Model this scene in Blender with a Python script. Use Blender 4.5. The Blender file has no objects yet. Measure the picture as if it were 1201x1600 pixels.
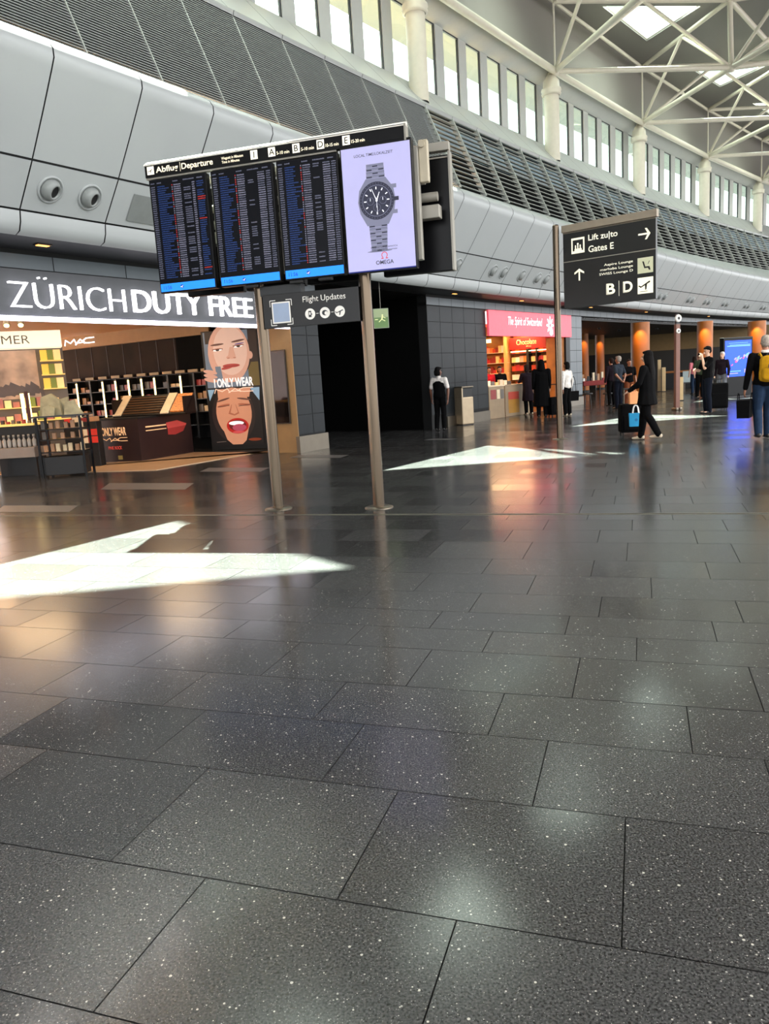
import bpy, bmesh, math, random
from math import sin, cos, pi, radians
from mathutils import Vector, Matrix
random.seed(7)
SC = bpy.context.scene
COL = SC.collection

# ------------------------------------------------------------------ camera
FPX, PITCH, ROLL = 1191.51, 0.173091, 0.0626660
EYE = 1.5
CX, CY, RAD = 222.002, -134.513, 270.154          # plan circle of the curved hall wall
Fv = Vector((0, cos(PITCH), -sin(PITCH)))
R0, U0 = Vector((1, 0, 0)), Vector((0, sin(PITCH), cos(PITCH)))
Rv = cos(ROLL) * R0 - sin(ROLL) * U0
Uv = cos(ROLL) * U0 + sin(ROLL) * R0
cd = bpy.data.cameras.new('camera'); cam = bpy.data.objects.new('camera', cd); COL.objects.link(cam)
cd.sensor_fit = 'VERTICAL'; cd.sensor_height = 36; cd.lens = FPX / 1600 * 36; cd.clip_end = 600
M = Matrix.Identity(4)
for i in range(3):
    M[i][0], M[i][1], M[i][2] = Rv[i], Uv[i], -Fv[i]
M[2][3] = EYE
cam.matrix_world = M
SC.camera = cam
# ------------------------------------------------------------------ world, sun, exposure
SC.view_settings.view_transform = 'Standard'; SC.view_settings.look = 'None'
SC.view_settings.gamma = 1; SC.view_settings.use_curve_mapping = False
SC.view_settings.exposure = 0.0
SKY_STRENGTH, SUN_STRENGTH = 3.5, 180.0
wd = bpy.data.worlds.new('sky'); SC.world = wd; wd.use_nodes = True
nt = wd.node_tree; bg = nt.nodes['Background']
tc = nt.nodes.new('ShaderNodeTexCoord'); sp = nt.nodes.new('ShaderNodeSeparateXYZ'); rp = nt.nodes.new('ShaderNodeValToRGB')
nt.links.new(tc.outputs['Generated'], sp.inputs[0]); nt.links.new(sp.outputs['Z'], rp.inputs[0])
rp.color_ramp.elements[0].color = (0.92, 0.94, 0.97, 1); rp.color_ramp.elements[0].position = .3; rp.color_ramp.elements[1].color = (9.4, 9.2, 8.8, 1)
nt.links.new(rp.outputs[0], bg.inputs[0]); bg.inputs[1].default_value = SKY_STRENGTH
SUND = Vector((0.1, -9.1, -16.6)).normalized()
sl = bpy.data.lights.new('sun', 'SUN'); sl.energy = SUN_STRENGTH; sl.angle = radians(0.53); sl.color = (1, 0.96, 0.9)
so = bpy.data.objects.new('sun', sl); COL.objects.link(so); so.rotation_mode = 'QUATERNION'
so.rotation_quaternion = SUND.to_track_quat('-Z', 'Y'); so.location = (0, 30, 60)

def lamp_area(name, loc, size, energy, color, rot=(0, 0, 0), sizey=None):
    l = bpy.data.lights.new(name, 'AREA'); l.energy = energy; l.color = color; l.size = size
    if sizey: l.shape = 'RECTANGLE'; l.size_y = sizey
    o = bpy.data.objects.new(name, l); COL.objects.link(o); o.location = loc; o.rotation_euler = rot
    return o

# ------------------------------------------------------------------ geometry of the place
def W(s, r, z):
    th = s / RAD; k = RAD - r
    return Vector((CX + k * cos(th), CY + k * sin(th), z))
def tang(s):                                        # direction along the wall, away from the viewer
    th = s / RAD; return Vector((sin(th), -cos(th), 0))
def inw(s):
    th = s / RAD; return Vector((-cos(th), -sin(th), 0))
def ray(px, py): return Fv * FPX + Rv * (px - 600.5) - Uv * (py - 800)
def pf(px, py, z=0.0):                              # where the line of sight meets a level plane
    v = ray(px, py); s = (z - EYE) / v.z; return Vector((v.x * s, v.y * s, z))
def pd(px, py, d):                                  # point at horizontal distance d
    v = ray(px, py); n = math.hypot(v.x, v.y); return Vector((v.x / n * d, v.y / n * d, EYE + v.z / n * d))
def ps(px, py, r=0.0):                              # s, z on the curved wall
    v = ray(px, py); n = math.hypot(v.x, v.y); ax, ay = v.x / n, v.y / n
    b = ax * CX + ay * CY; R = RAD - r
    t = b + math.sqrt(max(b * b - (CX * CX + CY * CY - R * R), 1e-6))
    return math.atan2(ay * t - CY, ax * t - CX) * RAD, EYE + v.z / n * t

# ------------------------------------------------------------------ materials
def lin(c): return tuple(((v / 255) / 12.92 if v / 255 <= .04045 else ((v / 255 + .055) / 1.055) ** 2.4) for v in c)
MATS = {}
def mat(name, rgb, rough=.5, metal=0.0, emit=0.0, vary=.06, scale=6.0, spec=.5, ergb=None):
    if name in MATS: return MATS[name]
    m = bpy.data.materials.new(name); m.use_nodes = True; nt = m.node_tree; b = nt.nodes['Principled BSDF']
    c = lin(rgb); b.inputs['Roughness'].default_value = rough; b.inputs['Metallic'].default_value = metal
    b.inputs['Specular IOR Level'].default_value = spec
    n = nt.nodes.new('ShaderNodeTexNoise'); n.inputs['Scale'].default_value = scale; n.inputs['Detail'].default_value = 3
    t = nt.nodes.new('ShaderNodeTexCoord'); nt.links.new(t.outputs['Object'], n.inputs['Vector'])
    r = nt.nodes.new('ShaderNodeValToRGB'); r.color_ramp.elements[0].position = .3; r.color_ramp.elements[1].position = .7
    r.color_ramp.elements[0].color = tuple(v * (1 - vary) for v in c) + (1,)
    r.color_ramp.elements[1].color = tuple(min(1, v * (1 + vary)) for v in c) + (1,)
    nt.links.new(n.outputs['Fac'], r.inputs[0]); nt.links.new(r.outputs[0], b.inputs['Base Color'])
    if emit:
        b.inputs['Emission Color'].default_value = (lin(ergb) if ergb else c) + (1,) if not ergb else lin(ergb) + (1,)
        b.inputs['Emission Strength'].default_value = emit
    MATS[name] = m; return m
def glass(name, tint=(235, 245, 240), gloss=.06, rough=0.0):
    m = bpy.data.materials.new(name); m.use_nodes = True; nt = m.node_tree; nt.nodes.clear()
    o = nt.nodes.new('ShaderNodeOutputMaterial'); mx = nt.nodes.new('ShaderNodeMixShader')
    tr = nt.nodes.new('ShaderNodeBsdfTransparent'); tr.inputs[0].default_value = lin(tint) + (1,)
    g = nt.nodes.new('ShaderNodeBsdfGlossy'); g.inputs['Roughness'].default_value = rough
    lw = nt.nodes.new('ShaderNodeLayerWeight'); lw.inputs[0].default_value = .5
    pw = nt.nodes.new('ShaderNodeMath'); pw.operation = 'POWER'; nt.links.new(lw.outputs['Facing'], pw.inputs[0]); pw.inputs[1].default_value = 5
    ma = nt.nodes.new('ShaderNodeMath'); ma.operation = 'MULTIPLY_ADD'; nt.links.new(pw.outputs[0], ma.inputs[0]); ma.inputs[1].default_value = .35; ma.inputs[2].default_value = gloss * .4
    nt.links.new(ma.outputs[0], mx.inputs[0]); nt.links.new(tr.outputs[0], mx.inputs[1]); nt.links.new(g.outputs[0], mx.inputs[2])
    nt.links.new(mx.outputs[0], o.inputs[0]); return m
def terrazzo():
    m = bpy.data.materials.new('terrazzo'); m.use_nodes = True; nt = m.node_tree; L = nt.links; b = nt.nodes['Principled BSDF']
    tc = nt.nodes.new('ShaderNodeTexCoord')
    at = nt.nodes.new('ShaderNodeAttribute'); at.attribute_name = 'tile'
    base = nt.nodes.new('ShaderNodeTexNoise'); base.inputs['Scale'].default_value = 140; base.inputs['Detail'].default_value = 4
    L.new(tc.outputs['Object'], base.inputs['Vector'])
    r0 = nt.nodes.new('ShaderNodeValToRGB'); L.new(base.outputs['Fac'], r0.inputs[0])
    r0.color_ramp.elements[0].position = .36; r0.color_ramp.elements[0].color = (.012, .012, .0125, 1)
    r0.color_ramp.elements[1].position = .66; r0.color_ramp.elements[1].color = (.058, .058, .058, 1)
    cur = r0.outputs[0]
    for sc, thr, rad, col in ((62, .88, .28, (.36, .35, .31)), (120, .86, .34, (.27, .26, .24)), (240, .76, .4, (.16, .16, .155)), (95, .86, .38, (.006, .006, .006))):
        v = nt.nodes.new('ShaderNodeTexVoronoi'); v.inputs['Scale'].default_value = sc
        mp = nt.nodes.new('ShaderNodeMapping'); mp.inputs['Location'].default_value = (sc * .37, sc * .11, 0)
        L.new(tc.outputs['Object'], mp.inputs[0]); L.new(mp.outputs[0], v.inputs['Vector'])
        s = nt.nodes.new('ShaderNodeSeparateColor'); L.new(v.outputs['Color'], s.inputs[0])
        g = nt.nodes.new('ShaderNodeMath'); g.operation = 'GREATER_THAN'; L.new(s.outputs[0], g.inputs[0]); g.inputs[1].default_value = thr
        rr = nt.nodes.new('ShaderNodeMath'); rr.operation = 'MULTIPLY'; L.new(s.outputs[1], rr.inputs[0]); rr.inputs[1].default_value = rad
        ls = nt.nodes.new('ShaderNodeMath'); ls.operation = 'LESS_THAN'; L.new(v.outputs['Distance'], ls.inputs[0]); L.new(rr.outputs[0], ls.inputs[1])
        mu = nt.nodes.new('ShaderNodeMath'); mu.operation = 'MULTIPLY'; L.new(g.outputs[0], mu.inputs[0]); L.new(ls.outputs[0], mu.inputs[1])
        mx = nt.nodes.new('ShaderNodeMix'); mx.data_type = 'RGBA'; L.new(mu.outputs[0], mx.inputs['Factor'])
        L.new(cur, mx.inputs['A']); mx.inputs['B'].default_value = col + (1,); cur = mx.outputs['Result']
    hv = nt.nodes.new('ShaderNodeMix'); hv.data_type = 'RGBA'; hv.blend_type = 'MULTIPLY'; hv.inputs['Factor'].default_value = 1
    tv = nt.nodes.new('ShaderNodeMapRange'); tv.inputs['To Min'].default_value = .92; tv.inputs['To Max'].default_value = 1.08
    L.new(at.outputs['Fac'], tv.inputs[0]); cmb = nt.nodes.new('ShaderNodeCombineColor')
    for i in range(3): L.new(tv.outputs[0], cmb.inputs[i])
    L.new(cur, hv.inputs['A']); L.new(cmb.outputs[0], hv.inputs['B']); L.new(hv.outputs['Result'], b.inputs['Base Color'])
    rv = nt.nodes.new('ShaderNodeMapRange'); rv.inputs['To Min'].default_value = .15; rv.inputs['To Max'].default_value = .23
    L.new(at.outputs['Fac'], rv.inputs[0]); L.new(rv.outputs[0], b.inputs['Roughness'])
    b.inputs['Specular IOR Level'].default_value = .5
    return m
STONE = terrazzo()
GROUT = mat('grout', (16, 16, 16), .8)
PANEL = mat('satin_grey_panel', (168, 172, 172), .38, 0, vary=.02, scale=1)
LEDGE = mat('ledge_panel', (160, 161, 160), .4, vary=.02, scale=1)
DARKGAP = mat('dark_joint', (14, 15, 16), .8)
SLAT = mat('louvre_slat', (128, 132, 128), .55)
SLATB = mat('louvre_backing', (10, 11, 11), .9, spec=.1)
SEAM = mat('louvre_seam', (165, 168, 162), .5)
WHITEP = mat('white_paint', (204, 197, 180), .4, vary=.03)
UPWALL = mat('upper_wall', (132, 127, 121), .7, vary=.03, scale=.5)
ROOFM = mat('roof_deck', (122, 119, 115), .8, vary=.04, scale=.3)
TILE = mat('slate_tile', (25, 29, 32), .45, vary=.15, scale=2, spec=.25)
TILEL = mat('pale_slate_tile', (78, 88, 94), .35, vary=.08, scale=2)
STEEL = mat('brushed_steel', (100, 88, 74), .2, 1.0, vary=.02, scale=3)
STEELP = mat('pale_steel', (116, 108, 96), .35, .9, vary=.05)
BLACK = mat('black', (9, 9, 10), .5)
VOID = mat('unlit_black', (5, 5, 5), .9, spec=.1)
BLACKG = mat('black_gloss', (8, 8, 10), .3, spec=.2)
BRACK = mat('bracket_grey', (150, 146, 136), .45, .3)
DKGREY = mat('dark_grey', (44, 46, 48), .45)
BEIGE = mat('beige_floor', (196, 160, 122), .22, vary=.04, scale=1.5)
TAN = mat('tan_wall', (150, 118, 78), .6)
DKWOOD = mat('dark_wood', (34, 22, 17), .7, vary=.35, scale=1.5, spec=.15)
WOOD = mat('warm_wood', (150, 92, 40), .5, vary=.25, scale=3)
CREAM = mat('cream', (226, 206, 172), .5)
WHT = mat('white_print', (235, 232, 225), .6)
GLASSM = glass('window_glass', (232, 242, 236), .08)
SHINE = mat('lamp_white', (255, 255, 255), .5, emit=5.0, ergb=(240, 235, 255))
LETTER = mat('letter_light', (255, 255, 255), .5, emit=3.2, ergb=(250, 248, 255))
WARMLED = mat('warm_led', (255, 240, 200), .5, emit=3.5, ergb=(255, 226, 150))
ORANGE = mat('orange_lamp', (255, 180, 110), .5, emit=3.0, ergb=(255, 170, 90))

# ------------------------------------------------------------------ mesh helpers
class MB:
    def __init__(self): self.v = []; self.f = []; self.mi = []; self.mats = []; self.sm = []
    def mid(self, m):
        if m not in self.mats: self.mats.append(m)
        return self.mats.index(m)
    def add(self, vs, fs, m=None, smooth=False):
        n = len(self.v); self.v += [tuple(p) for p in vs]; k = self.mid(m) if m else 0
        for f in fs: self.f.append([n + i for i in f]); self.mi.append(k); self.sm.append(smooth)
        return self
    def box(self, x0, x1, y0, y1, z0, z1, m=None, bev=0.0, T=None):
        if bev <= 0:
            vs = [Vector((x, y, z)) for z in (z0, z1) for y in (y0, y1) for x in (x0, x1)]
            fs = [(0, 2, 3, 1), (4, 5, 7, 6), (0, 1, 5, 4), (2, 6, 7, 3), (0, 4, 6, 2), (1, 3, 7, 5)]
        else:
            bm = bmesh.new(); bmesh.ops.create_cube(bm, size=1)
            for v in bm.verts: v.co = Vector(((x0 + x1) / 2 + v.co.x * (x1 - x0), (y0 + y1) / 2 + v.co.y * (y1 - y0), (z0 + z1) / 2 + v.co.z * (z1 - z0)))
            bmesh.ops.bevel(bm, geom=bm.edges[:], offset=bev, segments=2, affect='EDGES', profile=.5)
            vs = [v.co.copy() for v in bm.verts]; bm.verts.index_update(); fs = [[v.index for v in f.verts] for f in bm.faces]; bm.free()
        if T is not None: vs = [T @ v for v in vs]
        return self.add(vs, fs, m)
    def tube(self, p, q, r0, r1=None, n=12, m=None, caps=True):
        p, q = Vector(p), Vector(q); r1 = r0 if r1 is None else r1; d = (q - p).normalized()
        a = d.orthogonal().normalized(); b = d.cross(a); vs = []
        for c, r in ((p, r0), (q, r1)):
            for i in range(n): t = 2 * pi * i / n; vs.append(c + a * cos(t) * r + b * sin(t) * r)
        self.add(vs, [(i, (i + 1) % n, n + (i + 1) % n, n + i) for i in range(n)], m, True)
        if caps: self.add(vs, [list(range(n))[::-1], list(range(n, 2 * n))], m)
        return self
    def lathe(self, prof, c=(0, 0, 0), n=24, m=None, axis=None):
        c = Vector(c); vs = []
        Q = Matrix.Identity(3) if axis is None else Vector((0, 0, 1)).rotation_difference(Vector(axis)).to_matrix()
        for r, z in prof:
            for i in range(n): t = 2 * pi * i / n; vs.append(c + Q @ Vector((r * cos(t), r * sin(t), z)))
        fs = [(k * n + i, k * n + (i + 1) % n, (k + 1) * n + (i + 1) % n, (k + 1) * n + i) for k in range(len(prof) - 1) for i in range(n)]
        return self.add(vs, fs, m, True)
    def prism(self, pts, z0, z1, m=None):
        n = len(pts); vs = [Vector((p[0], p[1], z0)) for p in pts] + [Vector((p[0], p[1], z1)) for p in pts]
        return self.add(vs, [list(range(n))[::-1], list(range(n, 2 * n))] + [(i, (i + 1) % n, n + (i + 1) % n, n + i) for i in range(n)], m)
    def poly(self, pts, y, m):                       # flat artwork in the local x-z plane, facing -y
        return self.add([Vector((p[0], y, p[1])) for p in pts], [list(range(len(pts)))], m)
    def ell(self, cx, cz, rx, rz, y, m, rot=0, n=28, a0=0, a1=2 * pi):
        pts = []
        k = n if a1 - a0 > 6.28 else n + 1
        for i in range(k):
            t = a0 + (a1 - a0) * i / n; x, z = rx * cos(t), rz * sin(t)
            pts.append((cx + x * cos(rot) - z * sin(rot), cz + x * sin(rot) + z * cos(rot)))
        return self.poly(pts, y, m)
    def rect(self, x0, x1, z0, z1, y, m): return self.poly([(x0, z0), (x1, z0), (x1, z1), (x0, z1)], y, m)
    def line(self, x0, z0, x1, z1, w, y, m, w2=None):
        d = Vector((x1 - x0, z1 - z0)).normalized(); n = Vector((-d.y, d.x)); w2 = w if w2 is None else w2
        return self.poly([(x0 + n.x * w / 2, z0 + n.y * w / 2), (x0 - n.x * w / 2, z0 - n.y * w / 2), (x1 - n.x * w2 / 2, z1 - n.y * w2 / 2), (x1 + n.x * w2 / 2, z1 + n.y * w2 / 2)], y, m)
    def build(self, name, m=None, parent=None, kind=None, flip=False):
        me = bpy.data.meshes.new(name); me.from_pydata(self.v, [], self.f)
        if m and not self.mats: self.mats = [m]
        for x in self.mats: me.materials.append(x)
        for p, k, s in zip(me.polygons, self.mi, self.sm): p.material_index = k; p.use_smooth = s
        me.update()
        bm = bmesh.new(); bm.from_mesh(me)
        if not flip: bmesh.ops.recalc_face_normals(bm, faces=bm.faces[:])
        bm.to_mesh(me); bm.free()
        o = bpy.data.objects.new(name, me); COL.objects.link(o)
        if parent: o.parent = parent
        if kind: o['kind'] = kind
        return o
def thing(name, label, cat, loc=(0, 0, 0), rz=0.0, group=None):
    o = bpy.data.objects.new(name, None); COL.objects.link(o); o.location = loc; o.rotation_euler = (0, 0, rz); o.empty_display_size = .1
    return tag(o, label, cat, group)
def tag(o, label, cat, group=None):
    o['label'] = label; o['category'] = cat
    if group: o['group'] = group
    return o
def dup(o, loc=None, rz=None, label=None, group=None):
    c = o.copy(); COL.objects.link(c)
    if loc is not None: c.location = loc
    if rz is not None: c.rotation_euler = (0, 0, rz)
    if label: c['label'] = label
    if group: c['group'] = group
    for ch in o.children:
        d = ch.copy(); COL.objects.link(d); d.parent = c
        for g in ch.children:
            e = g.copy(); COL.objects.link(e); e.parent = d
    return c
def facing(p, q):                                   # rotation whose local x runs from p to q
    return math.atan2(q[1] - p[1], q[0] - p[0])
def text(body, m, parent, x, z, w=None, h=.1, y=-.01, bold=0.0, ext=.002, align='L', name='lettering', shear=0.0, spacing=1.0):
    cu = bpy.data.curves.new(name, 'FONT'); cu.body = body; cu.size = 1; cu.extrude = 0; cu.offset = bold; cu.resolution_u = 4
    cu.shear = shear; cu.space_character = spacing
    t = bpy.data.objects.new(name, cu); COL.objects.link(t)
    dg = bpy.context.evaluated_depsgraph_get(); me = bpy.data.meshes.new_from_object(t.evaluated_get(dg))
    bpy.data.objects.remove(t)
    xs = [v.co.x for v in me.vertices]; ys = [v.co.y for v in me.vertices]
    x0, x1, y0, y1 = min(xs), max(xs), min(ys), max(ys)
    kz = h / (y1 - y0); kx = kz if w is None else w / (x1 - x0)
    W_ = (x1 - x0) * kx; ox = {'L': 0, 'C': -W_ / 2, 'R': -W_}[align]
    bm = bmesh.new(); bm.from_mesh(me)
    for v in bm.verts: v.co = Vector((x + ox + (v.co.x - x0) * kx, y, z + (v.co.y - y0) * kz))
    if ext > 0:
        r = bmesh.ops.extrude_face_region(bm, geom=bm.faces[:])
        for e in r['geom']:
            if isinstance(e, bmesh.types.BMVert): e.co.y -= ext
    bmesh.ops.recalc_face_normals(bm, faces=bm.faces[:])
    bm.to_mesh(me); bm.free(); me.name = name; me.materials.clear(); me.materials.append(m)
    o = bpy.data.objects.new(name, me); COL.objects.link(o); o.parent = parent
    return o

# ------------------------------------------------------------------ floor
TYAW = 0.3282970
TX = Vector((cos(TYAW), -sin(TYAW), 0)); TY = Vector((sin(TYAW), cos(TYAW), 0))
rows = [1.31, 1.84, 2.455, 2.95, 3.385, 3.90, 4.25, 4.59, 5.02, 5.52, 6.0, 6.63, 7.15, 7.65, 7.92]
phase = {1.31: -.49, 1.84: -.05, 2.455: -.36, 2.95: -.61, 3.385: -.30, 3.90: -.02, 4.25: -.41, 4.59: .56, 5.02: .07, 5.52: .46, 6.0: .70, 6.63: .45, 7.15: .73, 7.65: .3}
ylist = []
y = 1.31
while y > -4: ylist.insert(0, round(y - .53, 3)); y -= .53
ylist += rows
y = 8.0
ylist2 = [8.0]
while y < 74: y += .53; ylist2.append(round(y, 3))
vs, fs, vals = [], [], []
g = .0022
def tile_row(ya, yb, ph):
    n0 = int((-24 - ph) / .80); x = ph + n0 * .80
    while x < 50:
        xa, xb = x, x + .80
        k = len(vs)
        for (a, b) in ((xa + g, ya + g), (xb - g, ya + g), (xb - g, yb - g), (xa + g, yb - g)): vs.append(tuple(TX * a + TY * b))
        fs.append((k, k + 1, k + 2, k + 3)); vals.append(random.random()); x += .80
for L in (ylist, ylist2):
    for a, b in zip(L, L[1:]):
        tile_row(a, b, phase.get(a, random.random() * .8))
me = bpy.data.meshes.new('floor'); me.from_pydata(vs, [], fs); me.materials.append(STONE)
at = me.attributes.new('tile', 'FLOAT', 'FACE'); at.data.foreach_set('value', vals)
fl = bpy.data.objects.new('floor', me); COL.objects.link(fl); fl['kind'] = 'structure'
b = MB(); b.box(-70, 140, -60, 140, -.35, -.004); b.build('floor_bed', GROUT, fl)
b = MB()
for c in (7.935, 7.985):
    p = [TX * -24 + TY * (c - .008), TX * 50 + TY * (c - .008), TX * 50 + TY * (c + .008), TX * -24 + TY * (c + .008)]
    b.add([v + Vector((0, 0, .001)) for v in p], [(0, 1, 2, 3)])
b.build('trim_1', mat('brass_strip', (176, 168, 150), .35, .8), None, 'structure')
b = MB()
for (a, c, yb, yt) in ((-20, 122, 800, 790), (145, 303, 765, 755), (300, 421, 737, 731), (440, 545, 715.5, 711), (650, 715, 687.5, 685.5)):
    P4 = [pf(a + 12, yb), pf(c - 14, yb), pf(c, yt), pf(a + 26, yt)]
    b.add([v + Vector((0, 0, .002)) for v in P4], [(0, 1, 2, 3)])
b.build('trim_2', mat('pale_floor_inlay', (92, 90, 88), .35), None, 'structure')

# ------------------------------------------------------------------ curved wall
S0, S1 = 745.0, 596.0
def srange(a, b, step):
    n = max(1, int(round(abs(a - b) / step))); return [a + (b - a) * i / n for i in range(n + 1)]
def sweep(mb, prof, s_list, m=None, smooth=True):
    n = len(prof); vs = [W(s, r, z) for s in s_list for (r, z) in prof]
    fs = [(i * n + j, (i + 1) * n + j, (i + 1) * n + j + 1, i * n + j + 1) for i in range(len(s_list) - 1) for j in range(n - 1)]
    return mb.add(vs, fs, m, smooth)
def panels(mb, prof, s0, s1, mod, ph, gap=.02, m=None):
    k0 = math.floor((ph - s1) / mod); s = ph - k0 * mod
    while s < s0 - 1e-6:
        a, b_ = min(s + mod, s0) - gap / 2, max(s, s1) + gap / 2
        if a - b_ > .03: sweep(mb, prof, [a, (a + b_) / 2, b_], m)
        s += mod
E3, E4, E5, E6b, E6, E7, E8 = (.85, 3.71), (1.0, 4.01), (1.40, 4.55), (2.08, 5.58), (-.75, 7.13), (-1.91, 9.76), (-2.98, 10.97)
def off(prof, d): return [(r - d, z) for r, z in prof]
nose = [(1.41, 4.57), (1.75, 5.07), (2.03, 5.50), (2.09, 5.60), (2.09, 5.70), (2.03, 5.79), (1.9, 5.88), (1.6, 6.02), (.9, 6.34), (-.75, 7.13)]
low = [(.84, 3.71), (.93, 3.75), (.98, 3.86), (1.0, 3.995)]
mid = [(1.005, 4.02), (1.395, 4.545)]
b = MB()
for pr in (low, mid, nose): panels(b, pr, S0, S1, 1.365, 694.71)
wl = b.build('wall_left', PANEL, None, 'structure')
b = MB(); sweep(b, [(.0, 3.82), (.80, 3.82), (.82, 3.84), (.93, 3.88), (.95, 4.0), (1.38, 4.55), (2.0, 5.52), (2.05, 5.62), (1.95, 5.8), (.8, 6.34), (-.8, 7.1)], srange(S0, S1, 1.5)); b.build('joint_backing', DARKGAP, wl)
# louvre band: fine slats near, open lattice beyond
LC = 678.9
def slats(mb, n, s_list, dep, th):
    for i in range(n):
        t = (i + .5) / n; r = E6[0] + (E7[0] - E6[0]) * t; z = E6[1] + (E7[1] - E6[1]) * t
        sweep(mb, [(r + dep, z - th), (r + dep, z + th), (r - dep, z + th * 1.6), (r - dep, z), (r + dep, z - th)], s_list, smooth=False)
b = MB(); slats(b, 46, srange(715, LC, 1.64), .022, .011); b.build('louvre', SLAT, wl)
b = MB(); slats(b, 15, srange(LC, S1, 1.64), .06, .016); b.build('open_louvre', mat('lattice_slat', (120, 124, 116), .5), wl)
b = MB(); o_ = .12
sweep(b, [(E6[0] - .12, E6[1]), (E7[0] - .12, E7[1])], srange(S0, LC, 1.5)); b.build('louvre_backing', SLATB, wl)
b = MB(); mr, mz = E6[0] + (E7[0] - E6[0]) * .62, E6[1] + (E7[1] - E6[1]) * .62
sweep(b, [(-.72, 7.08), (E6[0] - .6, E6[1] - .05), (mr - .55, mz)], srange(LC, S1, 1.5), SLATB)
sweep(b, [(mr - .56, mz), (E7[0] - .3, E7[1] + .05)], srange(LC, S1, 1.5), mat('glass_reflection_band', (150, 174, 184), .3))  # opaque pale blue colour stands in for the reflection in the glass
sweep(b, [(mr - .25, mz - .04), (mr - .25, mz + .04)], srange(LC, S1, 1.5), SEAM); b.build('lattice_backing', None, wl)
b = MB()
s = 685.35 + 1.63 * 18
while s > S1:
    wdt = .028 if s > LC + .2 else .05; dp = .03 if s > LC + .2 else .09
    p = [W(s + wdt / 2, E6[0] + dp, E6[1]), W(s - wdt / 2, E6[0] + dp, E6[1]), W(s - wdt / 2, E7[0] + dp, E7[1]), W(s + wdt / 2, E7[0] + dp, E7[1])]
    q = [W(s + wdt / 2, E6[0] - dp, E6[1]), W(s - wdt / 2, E6[0] - dp, E6[1]), W(s - wdt / 2, E7[0] - dp, E7[1]), W(s + wdt / 2, E7[0] - dp, E7[1])]
    b.add(p + q, [(0, 1, 2, 3), (7, 6, 5, 4), (0, 4, 5, 1), (1, 5, 6, 2), (2, 6, 7, 3), (3, 7, 4, 0)]); s -= 1.63
b.build('seam_bar', SEAM, wl)
b = MB(); panels(b, [(-1.83, 9.70), (-1.80, 9.80), (-1.93, 9.86), (-2.98, 10.97)], S0, S1, 1.63, 685.35, .018); b.build('ledge_cladding', LEDGE, wl)
b = MB(); sweep(b, [(-2.45, 9.6), (-1.9, 9.66), (-1.9, 9.78), (-3.02, 10.93)], srange(S0, S1, 1.5)); b.build('ledge_backing', DARKGAP, wl)
# clerestory windows
wins = [683.84 + 1.6 * k for k in range(14, 0, -1)] + [683.84 - 1.555 * k for k in range(16)] + [660.52 - 1.654 * k for k in range(1, 34)]
ZB, ZT, RWI, RWO, WW = 10.97, 13.28, -3.02, -3.13, 1.04
b = MB()
def rbox(mb, sa, sb, ra, rb, z0, z1, m=None):
    vs = [W(s, r, z) for z in (z0, z1) for r in (ra, rb) for s in (sa, sb)]
    return mb.add(vs, [(0, 2, 3, 1), (4, 5, 7, 6), (0, 1, 5, 4), (2, 6, 7, 3), (0, 4, 6, 2), (1, 3, 7, 5)], m)
for i in range(len(wins) - 1):
    rbox(b, wins[i] - 0, wins[i + 1] + WW, RWI, RWO, ZB, ZT)
sl_ = srange(S0, S1, 1.64)
sweep(b, [(RWI, 10.9), (RWO, 10.97)], sl_); 
sweep(b, [(RWO, ZT), (RWI, ZT), (-2.95, 13.36), (-2.30, 13.62), (-2.30, 13.75)], sl_)
b.build('wall_left', mat('window_wall', (170, 172, 168), .5, vary=.02), None, 'structure')
b = MB(); 
for i in range(len(wins) - 1):
    s = wins[i] - (wins[i] - wins[i + 1] - WW) / 2
    b.add([W(s + .012, -2.9, 13.385), W(s - .012, -2.9, 13.385), W(s - .012, -2.32, 13.615), W(s + .012, -2.32, 13.615)], [(0, 1, 2, 3)])
b.build('head_joint', DARKGAP, wl)
wn = 0
for sr_ in wins:
    if sr_ > 690 or sr_ < 630: continue
    wn += 1
    fr = MB()
    for (sa, sb, z0, z1) in ((sr_, sr_ + .05, ZB, ZT), (sr_ + WW - .05, sr_ + WW, ZB, ZT), (sr_, sr_ + WW, ZB, ZB + .05), (sr_, sr_ + WW, ZT - .05, ZT)):
        rbox(fr, sb, sa, -3.05, -3.11, z0, z1)
    w_ = fr.build('window_%d' % wn, DKGREY, None, 'structure')
    p_ = MB(); rbox(p_, sr_ + WW, sr_, -3.08, -3.09, ZB, ZT); p_.build('window_pane', GLASSM, w_)
b = MB(); sweep(b, [(-3.15, 13.42), (-5.4, 13.75), (-5.4, 13.95), (-3.15, 13.9)], sl_); b.build('trim_3', mat('eave', (116, 122, 116), .6), None, 'structure')
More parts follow.
